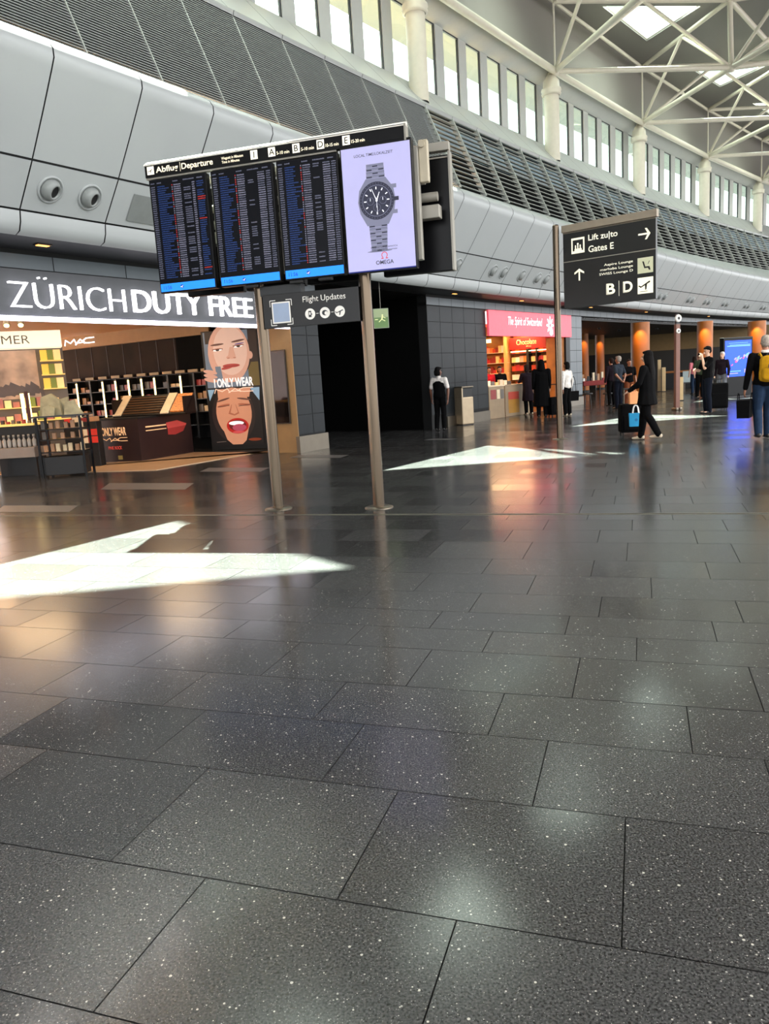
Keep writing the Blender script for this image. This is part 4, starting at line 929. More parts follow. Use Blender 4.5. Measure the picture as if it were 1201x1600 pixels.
# counters
def at_r(px, r): s = ps(px, 600, r)[0]; return s
def shelf_block(name, label, cat, pA, pB, dpt, h, m, parts):
    rz = facing(pA, pB); o = thing(name, label, cat, pA, rz); w = (pB - pA).length
    b = MB(); b.box(0, w, 0, dpt, 0, h, m, .008); b.build('body', None, o); parts(o, w); return o
cA, cB = pf(765, 655), pf(789, 652)
def pt(o, w):
    a = MB(); a.rect(w * .1, w * .45, .62, .92, -.009, PC[2]); a.rect(w * .5, w * .7, .62, .92, -.009, CREAM); a.rect(w * .75, w * .95, .62, .92, -.009, PC[4]); a.build('front_picture', None, o)
    b = MB(); b.box(-.02, w + .02, -.02, .82, 1.02, 1.06, CREAM); b.build('top', None, o)
CG = mat('counter_beige', (150, 128, 100), .5)
c1 = shelf_block('shop_counter', 'beige shop counter with small pictures on its front, by the tiled wall', 'counter', cA, cB, .8, 1.02, CG, pt)
cC, cD = pf(790, 651), pf(828, 646.5)
def pt2(o, w):
    a = MB(); a.rect(w * .12, w * .55, .1, .8, -.009, mat('mustard', (170, 120, 30), .5)); a.rect(w * .12, w * .55, .55, .8, -.010, mat('red_tag', (180, 60, 40), .5)); a.build('front_picture', None, o)
    b = MB(); b.box(-.02, w + .02, -.02, .82, 1.0, 1.04, CG); b.build('top', None, o)
c2 = shelf_block('shop_counter', 'beige shop counter with a yellow square front below the chocolate shelves', 'counter', cC, cD, .8, 1.0, CG, pt2)
# shelving inside
def radial(px, s_):                                  # point on the radial plane at s_ under a pixel column
    o_, d_ = W(s_, 0, 0), -inw(s_); v = ray(px, 600); k = (o_.x * v.y - o_.y * v.x) / (d_.y * v.x - d_.x * v.y); return o_ + d_ * k
ga, gb = radial(804, SR2 + .5), radial(860, SR2 + .5)
gs = thing('gift_shelving', 'tall lit gift shelves under a red and gold header inside the red shop', 'shelf unit', ga, facing(ga, gb)); gw = (gb - ga).length
b = MB(); b.box(0, gw, 0, .4, 0, 2.9, mat('shelf_wood', (170, 110, 56), .5)); b.build('carcass', None, gs)
b = MB(); b.box(0, gw, -.35, -.0, 2.28, 2.72, mat('deep_red', (160, 24, 18), .4, emit=.25, ergb=(170, 20, 14))); b.build('header', None, gs)
text('Chocolate', mat('gold_text', (255, 190, 120), .5, emit=.9, ergb=(255, 176, 110)), gs, gw * .2, 2.44, gw * .55, .2, -.353, .004, .004); text('shop', MATS['gold_text'], gs, gw * .47, 2.34, gw * .14, .06, -.353, .004, .004)
b = MB()
for i in range(6): b.box(0, gw, -.32, 0, .45 + i * .33, .47 + i * .33, BLACK)
b.build('shelf', None, gs)
b = MB(); b.box(gw * .46, gw * .52, -.34, 0, .3, 2.28); b.box(gw * .72, gw * .75, -.34, 0, .3, 2.28); b.build('divider', BLACK, gs)
b = MB(); b.box(.02, gw - .02, -.30, -.26, 2.18, 2.22); b.build('light_strip', WARMLED, gs)
TG = Matrix.Translation(ga) @ Matrix.Rotation(facing(ga, gb), 4, 'Z')
PP = [mat('gift_%d' % i, c, .45, emit=.12, ergb=c) for i, c in enumerate(((190, 60, 30), (240, 190, 120), (220, 120, 50), (250, 225, 190), (180, 40, 40), (230, 150, 120)))]
for j in range(6):
    for i in range(9):
        if i in (4,): continue
        small_box(0, 'boxed gift on the tall lit shelves under the red header', 'gift box', TG @ Vector((gw * (.06 + i * .11), -.16, .47 + j * .33)), facing(ga, gb), .16, .12, rr_.choice((.16, .2, .24)), rr_.choice(PP), 'gift boxes under the red header', 'gift_box')
# back wall shelves at the other side
ha, hb = radial(752, SR2 + .55), radial(799, SR2 + .55)
hs = thing('souvenir_shelving', 'crowded souvenir shelves behind the counters of the red shop', 'shelf unit', ha, facing(ha, hb)); hw_ = (hb - ha).length; TH = Matrix.Translation(ha) @ Matrix.Rotation(facing(ha, hb), 4, 'Z')
b = MB(); b.box(0, hw_, 0, .3, 0, 2.85, MATS['shelf_wood']); b.build('carcass', None, hs)
b = MB()
for z in (1.0, 1.4, 1.8, 2.2): b.box(0, hw_, -.3, 0, z, z + .02, CREAM)
b.build('shelf', None, hs); b = MB(); b.box(.1, hw_ * .5, -.32, -.30, 2.62, 2.76, WARMLED); b.build('light_panel', None, hs)
b = MB(); b.box(hw_ * .93, hw_, -.4, 0, 0, 2.85, mat('light_wood', (214, 160, 96), .5)); b.build('end_post', None, hs)
for z in (1.02, 1.42, 1.82, 2.22):
    for i in range(9): small_box(0, 'souvenir packed on the crowded shelves behind the beige counters', 'souvenir', TH @ Vector((.1 + i * (hw_ * .85) / 9, -.15, z)), facing(ha, hb), .14, .12, rr_.choice((.14, .2, .26)), rr_.choice(PP + [PC[0], PC[2]]), 'souvenirs on the crowded shelves', 'souvenir')
# things on the counters
for (o_, n_, lb) in ((c1, 4, 'cream printed card on the counter by the tiled wall'), (c2, 3, 'small stand on the counter with the yellow square front')):
    Tq = Matrix.Translation(o_.location) @ Matrix.Rotation(o_.rotation_euler.z, 4, 'Z')
    for i in range(n_): small_box(0, lb, 'goods', Tq @ Vector((.12 + i * .2, .3, 1.06 if o_ is c1 else 1.04)), o_.rotation_euler.z, .16, .1, .18 - .03 * i, (CREAM, PP[3], PC[4], PP[1])[i % 4], 'goods on the ' + ('tiled-wall counter' if o_ is c1 else 'yellow-fronted counter'), 'goods')
# waste bin
BA, BB_ = pf(717, 665), pf(735, 663); rzb = facing(BA, BB_); wb = (BB_ - BA).length
bn = thing('waste_bin', 'tall brushed steel waste bin standing by the dark tiled wall', 'bin', (BA + BB_) / 2, rzb)
b = MB(); w2 = wb / 2; BINM = mat('bin_steel', (168, 150, 124), .35, .5)
b.box(-w2, w2, -.18, .18, .02, .82, BINM, .03); b.box(-w2, w2, .02, .18, .80, 1.10, BINM, .02); b.box(-w2, -w2 + .05, -.18, .05, .80, 1.10, BINM, .01); b.build('body', None, bn)
b = MB(); b.box(-w2 + .0, w2 + .01, -.20, .19, 1.08, 1.13, STEELP, .02); b.build('lid', None, bn)
b = MB(); b.box(-w2 + .05, w2 - .02, -.14, .02, .82, 1.08, BLACK); b.build('opening', None, bn)
b = MB(); b.box(-w2 + .02, w2 - .02, -.15, .15, 0, .02); b.build('foot', BLACK, bn)

# ------------------------------------------------------------------ cafe area
b = MB(); q1_, q2_ = pd(880, 560, 57), pd(1260, 560, 57)
DC = mat('dark_cafe', (16, 15, 14), .5)
rz = facing(q1_, q2_); Tf = Matrix.Translation((q1_.x, q1_.y, 0)) @ Matrix.Rotation(rz, 4, 'Z'); Lf = (q2_ - q1_).to_2d().length
b.box(-1, Lf, 0, .2, 0, 2.2, DC, T=Tf); b.box(-1, Lf, 0, .2, 2.2, 3.4, mat('cafe_tan', (120, 98, 62), .6), T=Tf); b.build('wall_cafe', None, None, 'structure')
b = MB(); rbox(b, SPE - .02, SPE - .2, -.3, -26, 0, 3.4); rbox(b, S1 + .3, S1 + .1, -.0, -40, 0, 3.5); b.build('wall_cafe_side', DC, None, 'structure')  # far end box is an unseen wall added to keep sky light out
b = MB()
for a_, b_ in zip(srange(SPE, S1, 3)[:-1], srange(SPE, S1, 3)[1:]): rbox(b, a_, b_, -.3, -34, 3.3, 3.4)
b.build('ceiling_cafe', mat('black_ceiling', (10, 11, 12), .5), None, 'structure')
CW = mat('orange_wood', (170, 96, 30), .45, vary=.15, scale=2)
ccl = ['warm lit wooden column behind the woman with the blue bag', 'warm lit wooden column behind the man standing in black', 'warm lit wooden column beside the blue advertising screen', 'dim wooden column next to the pale wall pier', 'narrow wooden column above the red table']
for i, (px, w_px, d_) in enumerate(((1000, 26, 38), (1100.5, 21, 42), (1181, 23, 47), (912, 14, 46), (937, 13, 50))):
    p = pd(px, 560, d_); r_ = w_px / 2 / FPX * d_
    o = thing('wooden_column', ccl[i], 'column', (p.x, p.y, 0), 0, 'wood clad cafe columns')
    b = MB(); b.tube((0, 0, 0), (0, 0, 3.3), r_, n=28); b.build('cladding', CW, o); b = MB(); b.lathe([(r_ + .02, 0), (r_ + .02, .12), (r_, .12)], n=28); b.build('skirting', BLACK, o)
    q = p.normalized() * (d_ - r_ - .45)
    l = bpy.data.lights.new('column_lamp', 'SPOT'); l.energy = 130 if i < 3 else 90; l.color = (1, .6, .25); l.spot_size = radians(70); l.spot_blend = .6; l.shadow_soft_size = .05
    lo = bpy.data.objects.new('column_lamp', l); COL.objects.link(lo); lo.location = (q.x, q.y, 3.2); lo.rotation_euler = (Vector((p.x - q.x, p.y - q.y, -1.6))).to_track_quat('-Z', 'Y').to_euler()
for px, d_, e_ in ((1050, 55, 30), (960, 55, 16), (1140, 55, 16)):
    p = pd(px, 560, d_ - 1.5); lamp_area('wall_wash', (p.x, p.y, 3.25), 2.5, e_, (1, .75, .42))
# small ceiling spots
first = None
for i, (px, py, d_, lb) in enumerate(((936, 524, 40, 'tiny cafe ceiling spotlight over the red table'), (967, 527, 44, 'tiny cafe ceiling spotlight over the man with hands behind his back'), (1026, 521, 46, 'tiny cafe ceiling spotlight beside the post with round lamps'))):
    p = pd(px, py, d_); p.z = 3.28
    if first is None:
        first = thing('ceiling_spotlight', lb, 'ceiling light', p, 0, 'cafe ceiling spotlights')
        b = MB(); b.lathe([(.07, .02), (.07, -.06), (.05, -.06)], n=14); b.build('housing', BLACK, first); b = MB(); b.lathe([(.05, -.05), (0, -.05)], n=14); b.build('lens', SHINE, first)
    else: dup(first, p, 0, lb)
# lamp post
pp = pf(1057, 641)
lpst = thing('lamp_post', 'slim brown post with two round white heads in front of the cafe', 'post', pp, .3)
b = MB(); b.box(-.075, .075, -.05, .05, 0, 2.55, mat('rust_brown', (112, 74, 62), .5), .01); b.build('shaft', None, lpst)
b = MB(); b.box(-.05, .05, -.03, .03, 2.55, 2.85); b.build('neck', DKGREY, lpst)
b = MB(); b.box(-.11, -.02, -.12, .12, 0, .08, None, .02); b.box(.02, .11, -.12, .12, 0, .08, None, .02); b.build('foot', STEELP, lpst)
for z, r_ in ((2.63 - .28, .075), (2.72, .11)):
    b = MB(); b.lathe([(0, .03), (r_, .03), (r_, .06), (r_ * .9, .075), (0, .075)], (0, 0, z), 24, axis=(0, 0, 1)); 
    o = b.build('round_head', WHT, lpst)
    me_ = o.data
    for v in me_.vertices: x_, y_, z_ = v.co; v.co = (x_, -(z_ - z), z + y_)
    b = MB(); b.ell(0, z, r_ * .4, r_ * .4, -.078, BLACK); b.build('lens', None, lpst)
# pale slabs, wood wall, counter
for (px, yt, yb, w_px, lb) in ((1029.5, 562, 612, 4.5, 'tall pale upright slab beside the wooden panel'), (1036.5, 574, 612, 5, 'shorter pale upright slab next to the tall one'), (1064, 589, 626, 4.5, 'pale upright slab just beyond the brown lamp post')):
    p = pf(px, yb); d_ = p.to_2d().length; h_ = pd(px, yt, d_).z; w_ = w_px / FPX * d_
    o = thing('gate_post', lb, 'post', p, -.3)
    b = MB(); b.box(-w_ / 2, w_ / 2, -.12, .12, .03, h_, mat('pale_gold', (206, 178, 130), .4), .01); b.build('slab', None, o); b = MB(); b.box(-w_ / 2 - .02, w_ / 2 + .02, -.14, .14, 0, .03); b.build('foot', BLACK, o)
p = pf(1022, 613); d_ = p.to_2d().length
o = thing('wood_panel', 'reddish brown wooden screen panel behind the pale upright slabs', 'screen panel', p + Vector((-.05, 1.1, 0)), -.3); b = MB(); b.box(-.35, .35, 0, .08, 0, pd(1020, 566, d_).z, mat('red_brown', (86, 46, 34), .5), .01); b.build('board', None, o); b = MB(); b.box(-.38, .38, -.05, .13, 0, .05); b.build('foot', BLACK, o)
p = pf(1036, 607); q = pf(1085, 604.5)
o = thing('cafe_counter', 'wooden topped cafe counter behind the brown lamp post', 'counter', p, facing(p, q)); b = MB(); b.box(0, 1.6, 0, .6, 0, .82, BLACK, .01); b.build('body', None, o); b = MB(); b.box(-.05, 1.65, -.06, .66, .82, .92, WOOD, .01); b.build('worktop', None, o)
# red table with goods
p = pf(912, 628); q = pf(953, 625); rzt = facing(p, q)
o = thing('red_table', 'round edged table under a red cloth crowded with goods outside the cafe', 'table', p, rzt); wq = (q - p).length
b = MB(); b.box(0, wq, 0, .8, .80, .84, WOOD); b.build('tabletop', None, o)
b = MB(); b.box(-.02, wq + .02, -.02, .82, .66, .86, mat('red_cloth', (120, 22, 18), .7), .02); b.build('cloth', None, o)
for x in (.1, wq - .1):
    for y_ in (.1, .7): b = MB(); b.tube((x, y_, 0), (x, y_, .66), .025); b.build('leg', BLACK, o)
Tr = Matrix.Translation(p) @ Matrix.Rotation(rzt, 4, 'Z')
for i in range(10):
    small_box(0, 'small item among the goods on the red table', 'goods', Tr @ Vector((.1 + i * (wq - .2) / 9, .2 + .3 * (i % 2), .86)), rzt, .09, .08, (.12, .28, .2, .1, .34)[i % 5], (WHT, PC[3], BLACK, ORANGE if i == 9 else PC[2], CREAM)[i % 5], 'goods on the red table', 'goods')
for px in (918, 950):
    p_ = pf(px, 634); o = thing('stool', 'dark stool standing %s the red table' % ('in front of' if px < 930 else 'at the far corner of'), 'stool', p_, 0)
    b = MB(); b.lathe([(0, .42), (.18, .42), (.19, .45), (.18, .48), (0, .48)], n=20); b.build('seat', DKGREY, o)
    for k in range(4): t = k * pi / 2 + .5; b = MB(); b.tube((.13 * cos(t), .13 * sin(t), .42), (.18 * cos(t), .18 * sin(t), 0), .015, n=8); b.build('leg', BLACK, o)
# framed easel like chair
p = pf(1073, 611); o = thing('board_chair', 'small pale grey framed chair back standing by the person in pink', 'chair', p, -.2)
b = MB(); b.box(-.2, .2, 0, .02, .42, .95, mat('pale_grey', (150, 165, 165), .4), .01); b.build('backrest', None, o); b = MB(); b.box(-.2, .2, -.38, 0, .38, .42, None, .01); b.build('seat', DKGREY, o)
for x in (-.18, .18):
    for y_ in (-.36, .0): b = MB(); b.tube((x, y_, 0), (x, y_, .40), .014, n=8); b.build('leg', STEELP, o)
# blue screen totem
TA, TBp = pf(1127, 622), pf(1172, 618); rzq = facing(TA, TBp); wq = (TBp - TA).length; dT = ((TA + TBp) / 2).to_2d().length
ht = pd(1150, 527, dT).z
to = thing('advert_totem', 'black freestanding totem with a bright blue advertising screen', 'display totem', TA, rzq)
b = MB(); b.box(0, wq, -.06, .14, .05, ht, BLACKG, .015); b.build('body', None, to); b = MB(); b.box(.1, wq - .1, -.2, .28, 0, .05); b.build('foot', BLACK, to)
BL = mat('screen_blue', (10, 70, 240), .4, emit=1.1, ergb=(8, 66, 235)); BL2 = mat('screen_pale_blue', (90, 150, 255), .4, emit=1.0, ergb=(90, 150, 250)); BR = mat('screen_magenta', (200, 60, 110), .4, emit=.9, ergb=(190, 50, 110)); BP = mat('screen_lilac', (140, 130, 240), .4, emit=.9, ergb=(140, 130, 240))
z0_, z1_ = pd(1150, 588, dT).z, pd(1150, 532, dT).z; a = MB(); a.rect(.07, wq - .07, z0_, z1_, -.062, BL); H_ = z1_ - z0_
a.rect(.25, wq - .25, z1_ - .10, z1_ - .085, -.0625, BL2); a.rect(.17, wq - .13, z1_ - .22, z1_ - .185, -.0625, BL2); a.rect(.30, wq - .13, z1_ - .17, z1_ - .15, -.0625, BL2)
rb2 = random.Random(2)
for i in range(16): x = rb2.uniform(.15, wq - .15); z = z0_ + H_ * (.32 + .28 * (x / wq) + rb2.uniform(-.08, .08)); a.ell(x, z, rb2.uniform(.04, .10), rb2.uniform(.02, .05), -.063 - i * .0004, (BP, BL2, BP, BR)[i % 4], .5)
a.rect(.2, wq * .6, z0_ + .18, z0_ + .21, -.0625, BL2); a.rect(wq * .72, wq * .88, z0_ + .12, z0_ + .26, -.0625, BP); a.rect(.2, wq * .5, z0_ + .1, z0_ + .13, -.0625, BP)
a.build('screen', None, to)

# ------------------------------------------------------------------ people
SKINS = [mat('skin_light', (206, 160, 134), .5), mat('skin_mid', (150, 100, 74), .5), mat('skin_dark', (110, 70, 52), .5)]
CLOTH = {n: mat('cloth_' + n, c, .95, vary=.15, scale=14, spec=.1) for n, c in dict(black=(7, 7, 8), navy=(14, 18, 28), charcoal=(30, 32, 36), white=(214, 208, 202), jeans=(30, 44, 64), green=(52, 60, 44), plum=(30, 22, 28), red=(170, 26, 34), pink=(206, 120, 130), grey=(96, 98, 104), mustard=(168, 124, 22), orange=(110, 62, 40), stripe=(44, 50, 58)).items()}
HAIRM = {n: mat('hair_' + n, c, .85, vary=.25, scale=40, spec=.15) for n, c in dict(black=(9, 7, 7), brown=(34, 22, 17), grey=(150, 140, 130), white=(205, 200, 196)).items()}
SHOEB, SHOEW, SOLE = mat('shoe_black', (20, 19, 18), .5), mat('shoe_cream', (196, 180, 156), .6), mat('shoe_sole', (170, 160, 140), .7)
EYEM, LIPM = mat('eye_dark', (20, 16, 14), .3), mat('lips', (150, 80, 74), .5)
def sph(c, r):
    out = []; c = Vector(c); rx, ry, rz_ = r if isinstance(r, tuple) else (r, r, r)
    for i in range(1, 6):
        p_ = pi * i / 6
        for j in range(10): t = 2 * pi * j / 10; out.append(c + Vector((rx * sin(p_) * cos(t), ry * sin(p_) * sin(t), rz_ * cos(p_))))
    out += [c + Vector((0, 0, rz_)), c - Vector((0, 0, rz_))]; return out
def hull(bm, pts):
    t = bmesh.new(); vs = [t.verts.new(p) for p in pts]; r = bmesh.ops.convex_hull(t, input=vs)
    bmesh.ops.delete(t, geom=list({g for g in r['geom_interior'] + r['geom_unused'] if isinstance(g, bmesh.types.BMVert)}), context='VERTS')
    m_ = {v: bm.verts.new(v.co) for v in t.verts}
    for f in t.faces:
        try: bm.faces.new([m_[v] for v in f.verts])
        except ValueError: pass
    t.free()
def solid(name, blobs, m, parent, vox=.011, smooth=3):
    """one continuous surface around overlapping tapered limbs"""
    bm = bmesh.new()
    for bl in blobs:
        pts = []
        for c, r in bl: pts += sph(c, r)
        hull(bm, pts)
    me = bpy.data.meshes.new(name); bm.to_mesh(me); bm.free()
    t = bpy.data.objects.new(name, me); COL.objects.link(t)
    md = t.modifiers.new('r', 'REMESH'); md.mode = 'VOXEL'; md.voxel_size = vox
    ms = t.modifiers.new('s', 'SMOOTH'); ms.factor = .5; ms.iterations = smooth
    dg = bpy.context.evaluated_depsgraph_get(); m2 = bpy.data.meshes.new_from_object(t.evaluated_get(dg)); bpy.data.objects.remove(t)
    for p in m2.polygons: p.use_smooth = True
    m2.materials.clear(); m2.materials.append(m); m2.name = name
    o = bpy.data.objects.new(name, m2); COL.objects.link(o); o.parent = parent; return o
V = Vector
def person(label, at_, rz, H=1.72, skin=0, hair='black', hstyle='short', top='black', sleeve='long', bottom='black', shoes=SHOEB, armL=None, armR=None, legL=None, legR=None, turn=0.0, nod=0.0, coat=None, dress=False, build=1.0, detail=True, group=None, vest=None, collar=None, lean=0.0):
    """local frame: the person faces -y; armL/armR = (elbow, wrist), legL/legR = (knee, ankle)"""
    k = H / 1.75; o = thing('person', label, 'person', at_, rz, group); B = build
    S = lambda x, y, z: V((x, y, z)) * k
    def LN(p):                                       # lean forward about the hips
        d = p - S(0, 0, .95)
        return p if lean == 0 or d.z < 0 else S(0, 0, .95) + Matrix.Rotation(lean, 3, 'X') @ d
    sx = {'L': 1, 'R': -1}
    arms = {}
    for sd, a in (('L', armL), ('R', armR)):
        e, w = a or ((.245 * sx[sd], .03, 1.13), (.25 * sx[sd], -.04, .89)); arms[sd] = (LN(S(.185 * sx[sd] * B, 0, 1.415)), LN(S(*e)), LN(S(*w)))
    legs = {}
    for sd, a in (('L', legL), ('R', legR)):
        kn, an = a or ((.10 * sx[sd], -.02, .50), (.105 * sx[sd], .02, .085)); legs[sd] = (S(.085 * sx[sd], 0, .92), S(*kn), S(*an))
    hc = LN(S(0, -.005, 1.635)); HR_ = Matrix.Rotation(turn, 3, 'Z') @ Matrix.Rotation(nod, 3, 'X')
    HD = lambda x, y, z: hc + HR_ @ (V((x, y, z)) * k)
    bl = [[(S(0, 0, .96), (.150 * k * B, .10 * k * B, .10 * k)), (LN(S(0, 0, 1.10)), (.128 * k * B, .088 * k * B, .08 * k))],
          [(LN(S(0, 0, 1.10)), (.125 * k * B, .088 * k * B, .08 * k)), (LN(S(0, 0, 1.30)), (.160 * k * B, .105 * k * B, .10 * k))],
          [(LN(S(.13 * B, 0, 1.40)), .052 * k), (LN(S(-.13 * B, 0, 1.40)), .052 * k), (LN(S(0, 0, 1.30)), (.15 * k * B, .10 * k, .08 * k))],
          [(LN(S(0, .012, 1.43)), .058 * k), (LN(S(0, .0, 1.55)), .052 * k)],
          [(HD(0, .012, .035), (.075 * k, .092 * k, .08 * k)), (HD(0, -.025, -.055), (.055 * k, .058 * k, .05 * k))], [(HD(0, -.045, -.085), (.032 * k, .03 * k, .028 * k)), (HD(0, -.02, -.04), .055 * k)],
          [(HD(0, -.098, .01), .010 * k), (HD(0, -.115, -.025), .013 * k), (HD(0, -.09, -.03), .016 * k)], [(HD(.076, .01, 0), (.008 * k, .018 * k, .03 * k))], [(HD(-.076, .01, 0), (.008 * k, .018 * k, .03 * k))]]
    for sd in 'LR':
        h, kn, an = legs[sd]; bl += [[(h, .085 * k * B), (kn, .053 * k)], [(kn, .052 * k), (kn.lerp(an, .3) + V((0, .012, 0)), .055 * k)], [(kn.lerp(an, .3) + V((0, .012, 0)), .055 * k), (an, .036 * k)], [(an - V((0, -.02, .035)) * k, .036 * k), (an + V((0, -.13, -.05)) * k, (.04 * k, .03 * k, .024 * k))]]
        s_, e, w = arms[sd]; bl += [[(s_, .052 * k * B), (e, .038 * k)], [(e, .038 * k), (e.lerp(w, .25), .041 * k)], [(e.lerp(w, .25), .041 * k), (w, .026 * k)]]
        d = (w - e).normalized(); ax = d.cross(V((0, -1, .3))).normalized() if abs(d.z) < .7 else V((0, 1, 0)); ax = (ax - d * ax.dot(d)).normalized(); nrm = d.cross(ax).normalized() * (1 if sd == 'L' else 1)
        inn = V((-sx[sd], -.2, 0)); inn = (inn - d * inn.dot(d)).normalized()
        pk = w + d * .085 * k; bl.append([(w, .024 * k), (pk + ax * .028 * k, .013 * k), (pk - ax * .028 * k, .013 * k)])
        if detail:
            for j, (of, ln) in enumerate(((-.030, .068), (-.010, .078), (.010, .073), (.030, .058))):
                a_ = pk + ax * of * k; b_ = a_ + (d + inn * .25).normalized() * ln * .55 * k; c_ = b_ + (d + inn * .9).normalized() * ln * .5 * k
                bl += [[(a_, .0095 * k), (b_, .0088 * k)], [(b_, .0088 * k), (c_, .0075 * k)]]
            tb0 = w + d * .03 * k - ax * .02 * k; tb1 = tb0 + (d * .6 - ax * .7 + inn * .4).normalized() * .045 * k; bl += [[(tb0, .014 * k), (tb1, .011 * k)], [(tb1, .011 * k), (tb1 + (d + inn * .4).normalized() * .03 * k, .009 * k)]]
    solid('body', bl, SKINS[skin], o, .0075 if detail else .011, 2)
    # face
    for sgn in (1, -1):
        b = MB(); c = HD(.030 * sgn, -.082, .012); b.lathe([(0, .011 * k), (.008 * k, .007 * k), (.011 * k, 0), (.008 * k, -.007 * k), (0, -.011 * k)], c, 10); b.build('eye', EYEM, o)
    b = MB(); c = HD(0, -.086, -.062); b.lathe([(0, .007 * k), (.018 * k, .003 * k), (.02 * k, 0), (.018 * k, -.003 * k), (0, -.007 * k)], c, 12); b.build('mouth', LIPM, o)
    # hair
    hb = [[(HD(0, .030, .055), (.086 * k, .095 * k, .085 * k)), (HD(0, .045, -.01), (.078 * k, .07 * k, .06 * k))], [(HD(0, -.055, .095), (.06 * k, .03 * k, .025 * k)), (HD(0, .03, .10), (.07 * k, .06 * k, .04 * k))]]
    if hstyle == 'long': hb += [[(HD(0, .05, 0), (.09 * k, .075 * k, .07 * k)), (LN(S(0, .10, 1.36)), (.11 * k, .05 * k, .08 * k)), (LN(S(0, .11, 1.22)), (.09 * k, .04 * k, .06 * k))], [(HD(.07, .0, .0), (.025 * k, .05 * k, .07 * k)), (HD(.075, .03, -.12), (.03 * k, .05 * k, .05 * k))], [(HD(-.07, .0, .0), (.025 * k, .05 * k, .07 * k)), (HD(-.075, .03, -.12), (.03 * k, .05 * k, .05 * k))]]
    if hstyle == 'bob': hb += [[(HD(0, .05, .0), (.095 * k, .075 * k, .07 * k)), (HD(0, .05, -.08), (.09 * k, .06 * k, .05 * k))]]
    if hstyle == 'hood': hb = [[(HD(0, .02, .04), (.098 * k, .105 * k, .10 * k)), (HD(0, .05, -.10), (.10 * k, .09 * k, .06 * k)), (LN(S(0, .03, 1.45)), (.13 * k, .09 * k, .05 * k))]]
    solid('hood' if hstyle == 'hood' else 'hair', hb, CLOTH['black'] if hstyle == 'hood' else HAIRM[hair], o, .011, 3)
    g_ = .016 * k
    tp = [[(S(0, 0, .95), (.165 * k * B + g_, .115 * k * B + g_, .07 * k)), (LN(S(0, 0, 1.10)), (.14 * k * B + g_, .10 * k * B + g_, .08 * k))], [(LN(S(0, 0, 1.10)), (.14 * k * B + g_, .10 * k * B + g_, .08 * k)), (LN(S(0, 0, 1.30)), (.165 * k * B + g_, .115 * k * B + g_, .10 * k))],
          [(LN(S(.135 * B, 0, 1.405)), .058 * k + g_), (LN(S(-.135 * B, 0, 1.405)), .058 * k + g_), (LN(S(0, 0, 1.28)), (.16 * k * B + g_, .11 * k + g_, .09 * k))], [(LN(S(0, .012, 1.42)), .075 * k), (LN(S(0, .008, 1.49)), .06 * k)]]
    sl_t = [bl_ for bl_ in tp]
    for sd in 'LR':
        s_, e, w = arms[sd]
        if vest is None or True:
            if sleeve == 'short': arm = [[(s_, .055 * k * B + g_), (s_.lerp(e, .72), .048 * k + g_)]]
            elif sleeve == 'long': arm = [[(s_, .055 * k * B + g_), (e, .042 * k + g_)], [(e, .042 * k + g_), (w.lerp(e, .06), .030 * k + g_)]]
            else: arm = []
        sl_t = sl_t + arm
    solid('shirt' if not coat else 'jacket', sl_t, CLOTH[top], o, .012, 4)
    if vest: solid('vest', [[(c, (r[0] + .012, r[1] + .012, r[2] + .0) if isinstance(r, tuple) else r * .82) for c, r in b_] for b_ in tp[:2]] + [[(LN(S(.10, 0, 1.41)), .06 * k), (LN(S(-.10, 0, 1.41)), .06 * k), (LN(S(0, 0, 1.28)), (.185 * k, .135 * k, .09 * k))]], CLOTH[vest], o, .012, 3)
    if coat: solid('coat', [[(LN(S(0, .0, 1.30)), (.19 * k * B, .14 * k, .12 * k)), (S(0, .0, .95), (.20 * k * B, .15 * k, .1 * k))], [(S(0, 0, .95), (.20 * k * B, .15 * k, .1 * k)), (S(0, .0, coat), (.24 * k * B, .19 * k, .03 * k))]], CLOTH[top], o, .014, 4)
    tr_ = [[(S(0, 0, .95), (.16 * k * B + .008, .11 * k * B + .008, .085 * k)), (legs['L'][0], .09 * k * B), (legs['R'][0], .09 * k * B)]]
    for sd in 'LR':
        h, kn, an = legs[sd]; tr_ += [[(h, .10 * k * B), (kn, .080 * k)], [(kn, .080 * k), (kn.lerp(an, .35) + V((0, .012, 0)), .078 * k)], [(kn.lerp(an, .35) + V((0, .012, 0)), .078 * k), (an + V((0, .0, -.01)), .064 * k)]]
    solid('trousers', tr_, CLOTH[bottom], o, .012, 3)
    for sd in 'LR':
        h, kn, an = legs[sd]; tilt = an.z / k - .085
        solid('shoe', [[(an + V((0, .035, -.035)) * k, (.042 * k, .045 * k, .045 * k)), (an + V((0, -.06, -.045)) * k, (.045 * k, .05 * k, .035 * k))], [(an + V((0, -.05, -.05)) * k, (.045 * k, .05 * k, .034 * k)), (an + V((0, -.145, -.058)) * k, (.042 * k, .045 * k, .026 * k))]], shoes, o, .011, 2)
    if collar: 
        b = MB(); b.lathe([(.062 * k, 0), (.066 * k, .03 * k), (.060 * k, .045 * k), (.05 * k, .04 * k)], LN(S(0, .008, 1.475)), 18); b.build('collar', CLOTH[collar], o)
    return o
